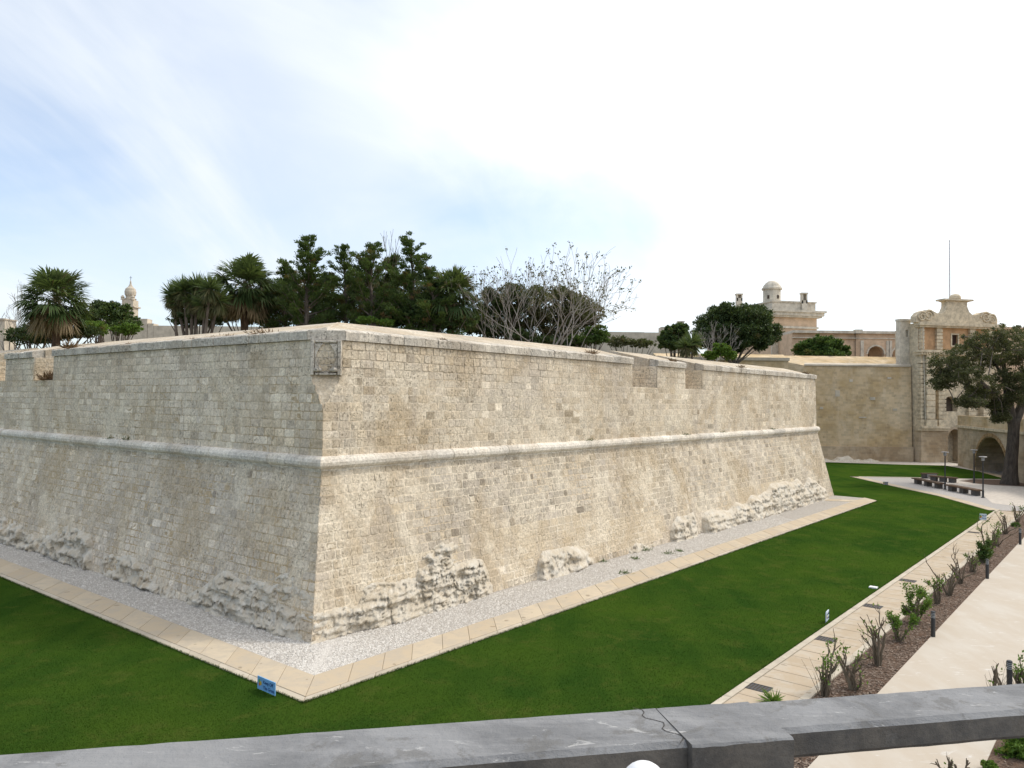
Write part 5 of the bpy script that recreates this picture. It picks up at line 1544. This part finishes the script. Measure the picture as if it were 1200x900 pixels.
for i, (u, v, vt, hw_, ns, lf, words) in enumerate([(1120, 930, 876, 30, 4, .06, 'bare pruned shrub seen under the concrete rail'), (1168, 815, 770, 16, 3, .1, 'bare shrub left of the bollard head above the rail'), (1197, 806, 765, 14, 3, .3, 'pruned shrub right of the bollard head at the right edge')]):
    b = ground_at(u, v, .03); pruned_shrub(b, (v - vt) * b[1] / FOC, hw_ * b[1] / FOC, ns, lf, words, 140 + i, 'pruned shrubs in the outer bed')
b = ground_at(1190, 885)
bush('leafy_shrub', 'bright green leafy shrub at the bottom right corner under the rail', [(1192, 876, 18, 16), (1178, 890, 16, 12), (1210, 870, 18, 20)], b[1], 71, 'bright', .075, 1500, zbase=.02)
bush('leafy_shrub', 'small green shoots in the corner below the rail', [(1160, 897, 10, 5)], ground_at(1160, 905)[1], 72, 'bright', .06, 400, zbase=.02)
# small weeds
def tuft(label, p, h, w, n, seed, mat='palm', dry=1.0, name='dry_weed', group='dry weeds growing on the bastion'):
    rg = np.random.default_rng(seed); p = arr(p)
    d = unit(rg.normal(0, 1, (n, 3)) * np.array([1, 1, .5]) + np.array([0, 0, .7])); ln = rg.uniform(.5, 1.0, n) * h
    C = p + rg.normal(0, 1, (n, 3)) * np.array([w * .4, w * .4, 0]) + d * ln[:, None] * .5
    o = leaves_mesh(name, C, d, ln, M[mat], None, np.stack([rg.random(n), np.full(n, dry) * rg.uniform(.7, 1, n), np.zeros(n)], 1), rg, .12)
    tag(o, label, 'weed', group)
def on_coping(side, u, o=-.15): 
    s = s_at_u(side, u, ZCT, o); return face_pt(side, s, ZCT, o) + np.array([0, 0, .02])
M['rusty'] = mat_leaf('dry_rusty_stalks', (.12, .065, .035), (.24, .15, .085), None, .1)
for i, (side, u, h, w, words) in enumerate([('L', 308, .28, .55, 'largest reddish dry weed on the left coping near the corner'), ('L', 272, .14, .4, 'flat dry weed left of the largest one on the left coping'), ('L', 254, .12, .4, 'second flat dry weed along the left coping'),
        ('L', 227, .12, .25, 'small dry sprig on the left coping below the yuccas'), ('L', 155, .14, .3, 'thin dry weed on the left coping below the church belfry'), ('L', 82, .55, .3, 'brown clump hanging over the left coping below the lone palm'),
        ('R', 516, .14, .25, 'small dark weed on the right coping below the conifers'), ('R', 693, .35, .3, 'reddish weed on the right coping below the fig tree'), ('R', 788, .3, .35, 'dark dry weed on the short merlon between the embrasures'),
        ('R', 868, .28, .3, 'dry weed trailing over the coping of the last merlon'), ('R', 945, .35, .15, 'small dark sprig at the far tip of the right coping')]):
    tuft(words, on_coping(side, u, -.05 if u in (82, 868) else -.2), h, w, 90, 200 + i, 'rusty', 0)
for i, (side, u, words) in enumerate([('L', 130, 'dark weed rooted on the left string course'), ('L', 148, 'tiny dark weed beside the larger one on the left string course'), ('R', 803, 'dark sprig on the right string course under the embrasures'), ('R', 846, 'dark sprig on the right string course past the embrasures'), ('R', 690, 'tiny dark tuft on the right string course left of the embrasures'), ('R', 905, 'dark sprig on the right string course near its far end')]):
    s = s_at_u(side, u, ZC + .2, .1); tuft(words, face_pt(side, s, ZC + .2, .12), .20, .3, 50, 230 + i, 'dark_broad', 0, 'weed')
p = face_pt('L', (EMB['L'][0][0] + EMB['L'][0][1]) / 2, ZS, -.4); tuft('brown dry bush growing in the left embrasure', p, .6, .5, 320, 240, 'rusty', 0)
for i, (u, v, words) in enumerate([(784, 649, 'largest green weed in the gravel on the right'), (744, 655, 'small green weed in the gravel left of the largest'), (731, 672, 'green weed close to the paving edge'), (796, 646, 'thin green sprig right of the largest gravel weed'), (757, 645, 'green weed against the wall foot'), (707, 658, 'green weed in front of the bedrock hump')]):
    tuft(words, ground_at(u, v, .01), .22, .3, 60, 250 + i, 'broad', 0, 'weed', 'green weeds in the gravel')
tuft('lone green seedling on the footpath by the drain grate', ground_at(906, 823, .03), .42, .12, 70, 260, 'bright', 0, 'weed', 'green weeds on the footpath')

# ------------------------------------------------------------------ street furniture
def bench(u0, v0, u1, v1, legs, words):
    a, b = ground_at(u0, v0), ground_at(u1, v1); c = (a + b) / 2
    t = thing('bench', c, words, 'bench', 'long backless benches on the plaza')
    yaw = math.atan2(b[1] - a[1], b[0] - a[0]); ln = np.linalg.norm(b - a)
    Lb_ = Loc(a, yaw)
    for i in range(legs):
        x = ln * (.10 + .80 * i / (legs - 1))
        mb = MB(); Lb_.box(mb, x - .24, x + .24, -.22, .22, 0.014, .40); mb.build('leg', M['leg_block'], t)
    for j in range(5):
        mb = MB(); Lb_.box(mb, -.15, ln + .15, -.30 + j * .122, -.19 + j * .122, .40, .50); mb.build('slat', M['slat'], t)
M['leg_block'] = mat_plain('dark_stone_block', (.10, .092, .085), .8, .2, 5, .2, .01)
M['slat'] = mat_plain('weathered_dark_timber', (.13, .085, .055), .75, .3, 7, .3, .005)
bench(1073, 566.5, 1103, 573, 3, 'dark slatted bench nearest the plaza tip')
bench(1113, 575, 1147, 581.5, 3, 'dark slatted bench beside the nearest lamp post')
bench(1092, 563.5, 1119, 566, 3, 'dark slatted bench behind the other two, side on')
# stone information block behind
t = thing('bench', ground_at(1089, 561.5), 'furthest bench partly hidden with a pale panel on it', 'bench', 'long backless benches on the plaza')
a = ground_at(1081, 560.5)
for x in (0.2, 1.0): mb = MB(); mb.box((a[0] + x, a[1], .2), (.4, .4, .4)); mb.build('leg', M['leg_block'], t)
for j in range(3): mb = MB(); mb.box((a[0] + .65, a[1] - .15 + j * .15, .45), (1.5, .13, .09)); mb.build('slat', M['slat'], t)
mb = MB(); mb.box((a[0] + .75, a[1] - .27, .26), (.9, .05, .32)); mb.build('panel', M['grey_metal'], t)
def lamp_post(u, v, vt, words):
    b = ground_at(u, v); H = (v - vt) * b[1] / FOC
    t = thing('lamp_post', b, words, 'lamp post', 'slim lamp posts on the plaza')
    mb = MB(); mb.lathe(b, [(.13, 0), (.13, .04), (.075, .06), (.075, .55), (.05, .6), (.045, H - .35), (.06, H - .33)], 10); mb.build('post', M['iron'], t)
    mb = MB(); mb.lathe(b + (0, 0, H - .33), [(.10, 0), (.12, .05), (.12, .22), (.09, .26)], 12); mb.build('lantern', M['grey_metal'], t)
    mb = MB(); mb.lathe(b + (0, 0, H - .07), [(.08, 0), (.27, .015), (.29, .035), (.25, .06), (.04, .08)], 18); mb.build('reflector_disc', M['grey_metal'], t)
lamp_post(1107.5, 574, 529.5, 'lamp post between the two front benches')
lamp_post(1141.5, 566.5, 527, 'lamp post furthest back in front of the bridge arch')
lamp_post(1152, 583.5, 535, 'nearest lamp post at the right end of the front bench')
M['lens'] = mat_plain('frosted_lamp_glass', (.42, .44, .45), .35, .1, 20, .05, .002, 0, .5)
def bollard(u, v, H, words):
    b = ground_at(u, v, .03)
    t = thing('bollard_light', b, words, 'bollard', 'bollard lights along the promenade')
    mb = MB(); mb.lathe(b, [(.062, 0), (.062, H * .74)], 14); mb.build('post', M['iron'], t)
    mb = MB(); mb.lathe(b + (0, 0, H * .74), [(.050, 0), (.050, H * .20)], 14); mb.build('lens', M['lens'], t)
    for q in range(3): mb = MB(); mb.lathe(b + (0, 0, H * (.77 + q * .058)), [(.056, 0), (.066, .006), (.066, .016), (.056, .02)], 14); mb.build('louvre_ring', M['iron'], t)
    mb = MB(); mb.lathe(b + (0, 0, H * .94), [(.066, 0), (.068, H * .03), (.05, H * .06)], 14); mb.build('cap', M['iron'], t)
bollard(1093.5, 746, .76, 'dark bollard light nearest on the promenade edge')
bollard(1157, 678, .78, 'dark bollard light in the middle of the promenade edge')
bollard(1195.5, 638, .80, 'dark bollard light furthest along at the right edge')
bollard(1183, 812, .78, 'dark bollard light whose head shows just above the concrete rail')
def grate(u, v, words, sc=1.0):
    c = ground_at(u, v, .032)
    t = thing('drain_grate', c, words, 'drain grate', 'drain grates in the footpath')
    a, b = dR, nR
    mb = MB()
    for o0, o1, p0, p1 in ((-.22, .22, -.28, -.25), (-.22, .22, .25, .28), (-.22, -.19, -.25, .25), (.19, .22, -.25, .25)):
        q = [c[:2] + b * y + a * x for x, y in ((o0, p0), (o1, p0), (o1, p1), (o0, p1))]; mb.prism(q, .030, .042)
    mb.build('frame', M['iron'], t)
    for k in range(6):
        y = -.22 + k * .082; q = [c[:2] + b * yy + a * x for x, yy in ((-.19, y), (.19, y), (.19, y + .045), (-.19, y + .045))]; mb = MB(); mb.prism(q, .029, .037); mb.build('bar', M['iron'], t)
    q = [c[:2] + b * yy + a * x for x, yy in ((-.19, -.25), (.19, -.25), (.19, .25), (-.19, .25))]; mb = MB(); mb.prism(q, .0285, .0335); mb.build('pit', M['dark_void'], t)
grate(889, 806, 'drain grate nearest the concrete rail'); grate(967, 749, 'second drain grate behind the first pruned shrub'); grate(1023, 710.5, 'third drain grate beside the tall forked shrub'); grate(1064, 680.5, 'fourth drain grate by the pale slab in the lawn'); grate(1141, 624, 'furthest drain grate near the lawn corner')
mb = MB(); c = ground_at(1023.5, 689); mb.prism([c[:2] + dR * x + nR * y for x, y in ((-.12, -.14), (.12, -.14), (.12, .14), (-.12, .14))], -.01, .05)
tag(mb.build('valve_cover', M['white_paint']), 'small pale square cover lying in the lawn edge', 'cover')
# keep-off signs
M['sign_blue'] = mat_plain('sky_blue_sign_panel', (.16, .36, .62), .5, .12, 8, .05, .002, 0, .3)
M['sign_ink'] = mat_plain('navy_sign_lettering', (.01, .03, .14), .5, .05)
M['sign_pic'] = mat_plain('sign_coloured_emblem', (.55, .12, .05), .5, .5, 16)
M['sign_green'] = mat_plain('sign_green_emblem', (.12, .35, .06), .5, .4, 16)
M['sign_yellow'] = mat_plain('sign_yellow_emblem', (.65, .45, .05), .5, .3, 16)
M['pale_blue'] = mat_plain('faded_pale_sign', (.55, .64, .72), .5, .1, 8)
def text_mesh(txt, size):
    cu = bpy.data.curves.new('lettering', 'FONT'); cu.body = txt; cu.size = size; cu.extrude = .0015
    o = bpy.data.objects.new('lettering_source', cu); COL.objects.link(o)
    bpy.context.view_layer.update()
    me = bpy.data.meshes.new_from_object(o.evaluated_get(bpy.context.evaluated_depsgraph_get()))
    bpy.data.objects.remove(o); return me
def sign(a, b, z0, z1, lines, words, mat, drop=0.0):
    """panel from a (left foot) to b (right foot), facing the camera side"""
    a, b = arr(a), arr(b); ln = np.linalg.norm((b - a)[:2]); yaw = math.atan2(b[1] - a[1], b[0] - a[0])
    t = thing('lawn_sign', ((a + b) / 2) * (1, 1, 0), words, 'sign', 'small keep off the grass signs'); Ls_ = Loc(a, yaw)
    mb = MB(); Ls_.box(mb, 0, ln, 0, .025, z0, z1); pan = mb.build('panel', mat, t)
    for x in (.06, ln - .06): mb = MB(); Ls_.box(mb, x - .012, x + .012, .026, .046, -.05, z1 - .05); mb.build('stake', M['grey_metal'], t)
    hh = z1 - z0
    for k, ltxt in enumerate(lines):
        me = text_mesh(ltxt, hh * .36)
        co = np.array([v.co[:] for v in me.vertices]); wdt = co[:, 0].max(); sc_ = min(1.0, ln * .62 / wdt)
        V = np.array([Ls_(ln * .34 + x * sc_, -.004 - z, z1 - hh * (.42 + .42 * k) + y) for x, y, z in co])
        mesh_obj('lettering', V, [tuple(p.vertices) for p in me.polygons], M['sign_ink'], pan)
    for (x, zf, r, mt) in ((.12, .66, .11, 'sign_green'), (.2, .52, .13, 'sign_yellow'), (.13, .42, .11, 'sign_pic')):
        mb = MB(); mb.add([Ls_(ln * x + r * hh * math.cos(q), -.004, z0 + hh * zf + r * hh * math.sin(q) * 1.3) for q in np.linspace(0, 2 * math.pi, 11)[:-1]], [tuple(range(10))]); mb.build('emblem', M[mt], pan)
pa, pb = ground_at(301.5, 808), ground_at(322, 817)
sign(pa, pb, .03, .33, ['Keep Off', 'The Grass'], 'light blue keep off sign at the near lawn corner by the paving', M['sign_blue'])
pa = ground_at(968.5, 731); sign(pa, pa + np.array([.22, .34, 0]), .06, .36, ['Keep Off', 'The Grass'], 'pale keep off sign on the lawn edge above the pruned shrubs', M['pale_blue'])
pa = ground_at(1148, 610); sign(pa, pa + np.array([.30, -.20, 0]), .06, .42, ['Keep Off', 'The Grass'], 'pale keep off sign at the far right corner of the lawn', M['pale_blue'])
pa = ground_at(1035, 568.3); sign(pa, pa + np.array([.42, -.02, 0]), .02, .28, ['Keep Off', 'The Grass'], 'grey keep off sign beside the plaza tip', M['grey_metal'])

# ------------------------------------------------------------------ the bridge rail in the foreground
def mat_concrete():
    t = NT('weathered_cast_concrete')
    n = t.noise(2.6, 7, .65, .4); brush = t.noise(3.0, 6, .7, .2, t.mapped((1.2, 9, 4)))
    c = t.mix(t.ramp(n, .38, .62), (.165, .167, .17), (.25, .252, .255))
    c = t.mix(t.ramp(brush, .45, .75, 0, .5), c, (.31, .31, .312))
    c = t.mix(t.ramp(t.noise(5.5, 8, .75, .6), .54, .62, 0, .55), c, (.13, .125, .115))
    c = t.mix(t.ramp(t.noise(9, 7, .75, .6, t.mapped((1, 3, 1))), .60, .66, 0, .6), c, (.50, .495, .48))
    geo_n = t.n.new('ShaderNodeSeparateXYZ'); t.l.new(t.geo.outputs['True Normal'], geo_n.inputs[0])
    side = t.ramp(geo_n.outputs[2], .2, .7, 1, 0)       # faces not turned up are darker and browner
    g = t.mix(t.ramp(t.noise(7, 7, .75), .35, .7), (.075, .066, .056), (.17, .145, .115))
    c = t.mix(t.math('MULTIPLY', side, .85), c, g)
    h = t.math('ADD', t.noise(18, 7, .7), t.math('MULTIPLY', brush, .5))
    return t.done(c, t.bump(h, .8, .012), .88)
M['concrete'] = mat_concrete()
DZ = .80; ZR = EYE - DZ
f0 = ground_at(0, 882, ZR); f1 = ground_at(1200, 797.5, ZR)
rd = unit((f1 - f0)[:2]); rn = np.array([rd[1], -rd[0]])          # rn points back to the walker
ra = lambda u, v: (ground_at(u, v, ZR)[:2] - f0[:2])
rs_ = lambda u, v: ra(u, v).dot(rd)
rail = thing('bridge_railing', (*f0[:2] + rd * .8, ZR - 1.05), 'weathered grey concrete bridge railing across the foreground', 'railing')
w_l = ra(680, 880).dot(rn); w_p = ra(870, 871).dot(rn); w_r = ra(1060, 843).dot(rn)
s_p0, s_p1 = rs_(808, 872), rs_(924, 861)
def beam(s0, s1, w0, w1, top, bot, nm, seed, n=40, amp=.002, far0=0.0, bev=.012):
    rg = np.random.default_rng(seed); mb = MB(); rings = []
    for i in range(n + 1):
        s = s0 + (s1 - s0) * i / n
        j = rg.normal(0, amp * .3, 8)
        ring = []
        for k, (o, z) in enumerate(((w0 + bev, top), (w1 - bev, top), (w1, top - bev), (w1, bot + bev), (w1 - bev, bot), (w0 + bev, bot), (w0, bot + bev), (w0, top - bev))):
            p = f0[:2] + rd * s + rn * (o + j[k]); ring.append((p[0], p[1], z + j[(k + 3) % 8] * .6))
        rings.append(ring)
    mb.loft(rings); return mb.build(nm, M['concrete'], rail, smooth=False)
TH = .078
beam(-2.6, s_p0 - .0005, 0, w_l, ZR, ZR - .10, 'top_rail', 1, 70)
beam(s_p0, s_p1, .012, w_p, ZR + .003, ZR - 1.05, 'post', 2, 10, .003, bev=.005)
beam(s_p1 + .001, s_p1 + 2.3, .004, w_r, ZR - .002, ZR - TH, 'top_rail', 3, 50)
beam(s_p1 + 2.3, s_p1 + 2.5, -.01, w_p, ZR + .004, ZR - 1.05, 'post', 4, 6)
beam(-2.8, -2.6, -.01, w_p, ZR + .004, ZR - 1.05, 'post', 5, 6)
beam(s_p1 + .001, s_p1 + 2.3, .02, w_r - .02, ZR - .36, ZR - .46, 'lower_rail', 6, 30)
# thin dark line laid along the cracked joint by the post
mb = MB(); rg = np.random.default_rng(8); pts = []
for i in range(14):
    o = .0 + (w_l + .004) * i / 13; s = s_p0 - .008 + .014 * math.sin(i * 1.3) - .05 * (1 - i / 13) ** 1.5; p = f0[:2] + rd * s + rn * o; pts.append((p[0], p[1], ZR + .0012))
for a, b in zip(pts[:-1], pts[1:]):
    d_ = unit(arr(b) - arr(a)); q = np.cross(d_, (0, 0, 1)) * .0013
    mb.add([arr(a) - q, arr(b) - q, arr(b) + q, arr(a) + q], [(0, 1, 2, 3)])
M['crack'] = mat_plain('dark_joint_line', (.06, .055, .05), .95, .2)
mb.build('cracked_joint', M['crack'], rail)
# walkway under the photographer
sheet('bridge_deck', [(f0[:2] + rd * s + rn * o) for s, o in ((-8, .35), (12, .35), (12, 4.5), (-8, 4.5))], ZR - 1.05, M['concrete'])
# white globe cap just inside the rail
g = at_depth(755, 921, 1.35)
gl_ = thing('white_globe', (g[0], g[1], ZR - 1.05), 'rounded white cap showing at the bottom edge below the railing', 'lamp')
mb = MB(); r_ = 27 / FOC * 1.35; mb.lathe((g[0], g[1], g[2]), [(r_ * math.cos(a), r_ * math.sin(a)) for a in np.linspace(-1.2, 1.5, 14)], 24); mb.build('globe', M['white_paint'], gl_, True)
mb = MB(); mb.lathe((g[0], g[1], ZR - 1.05), [(.03, 0), (.012, .02), (.012, g[2] - ZR + 1.05 - r_ * .9)], 10); mb.build('stem', M['grey_metal'], gl_)
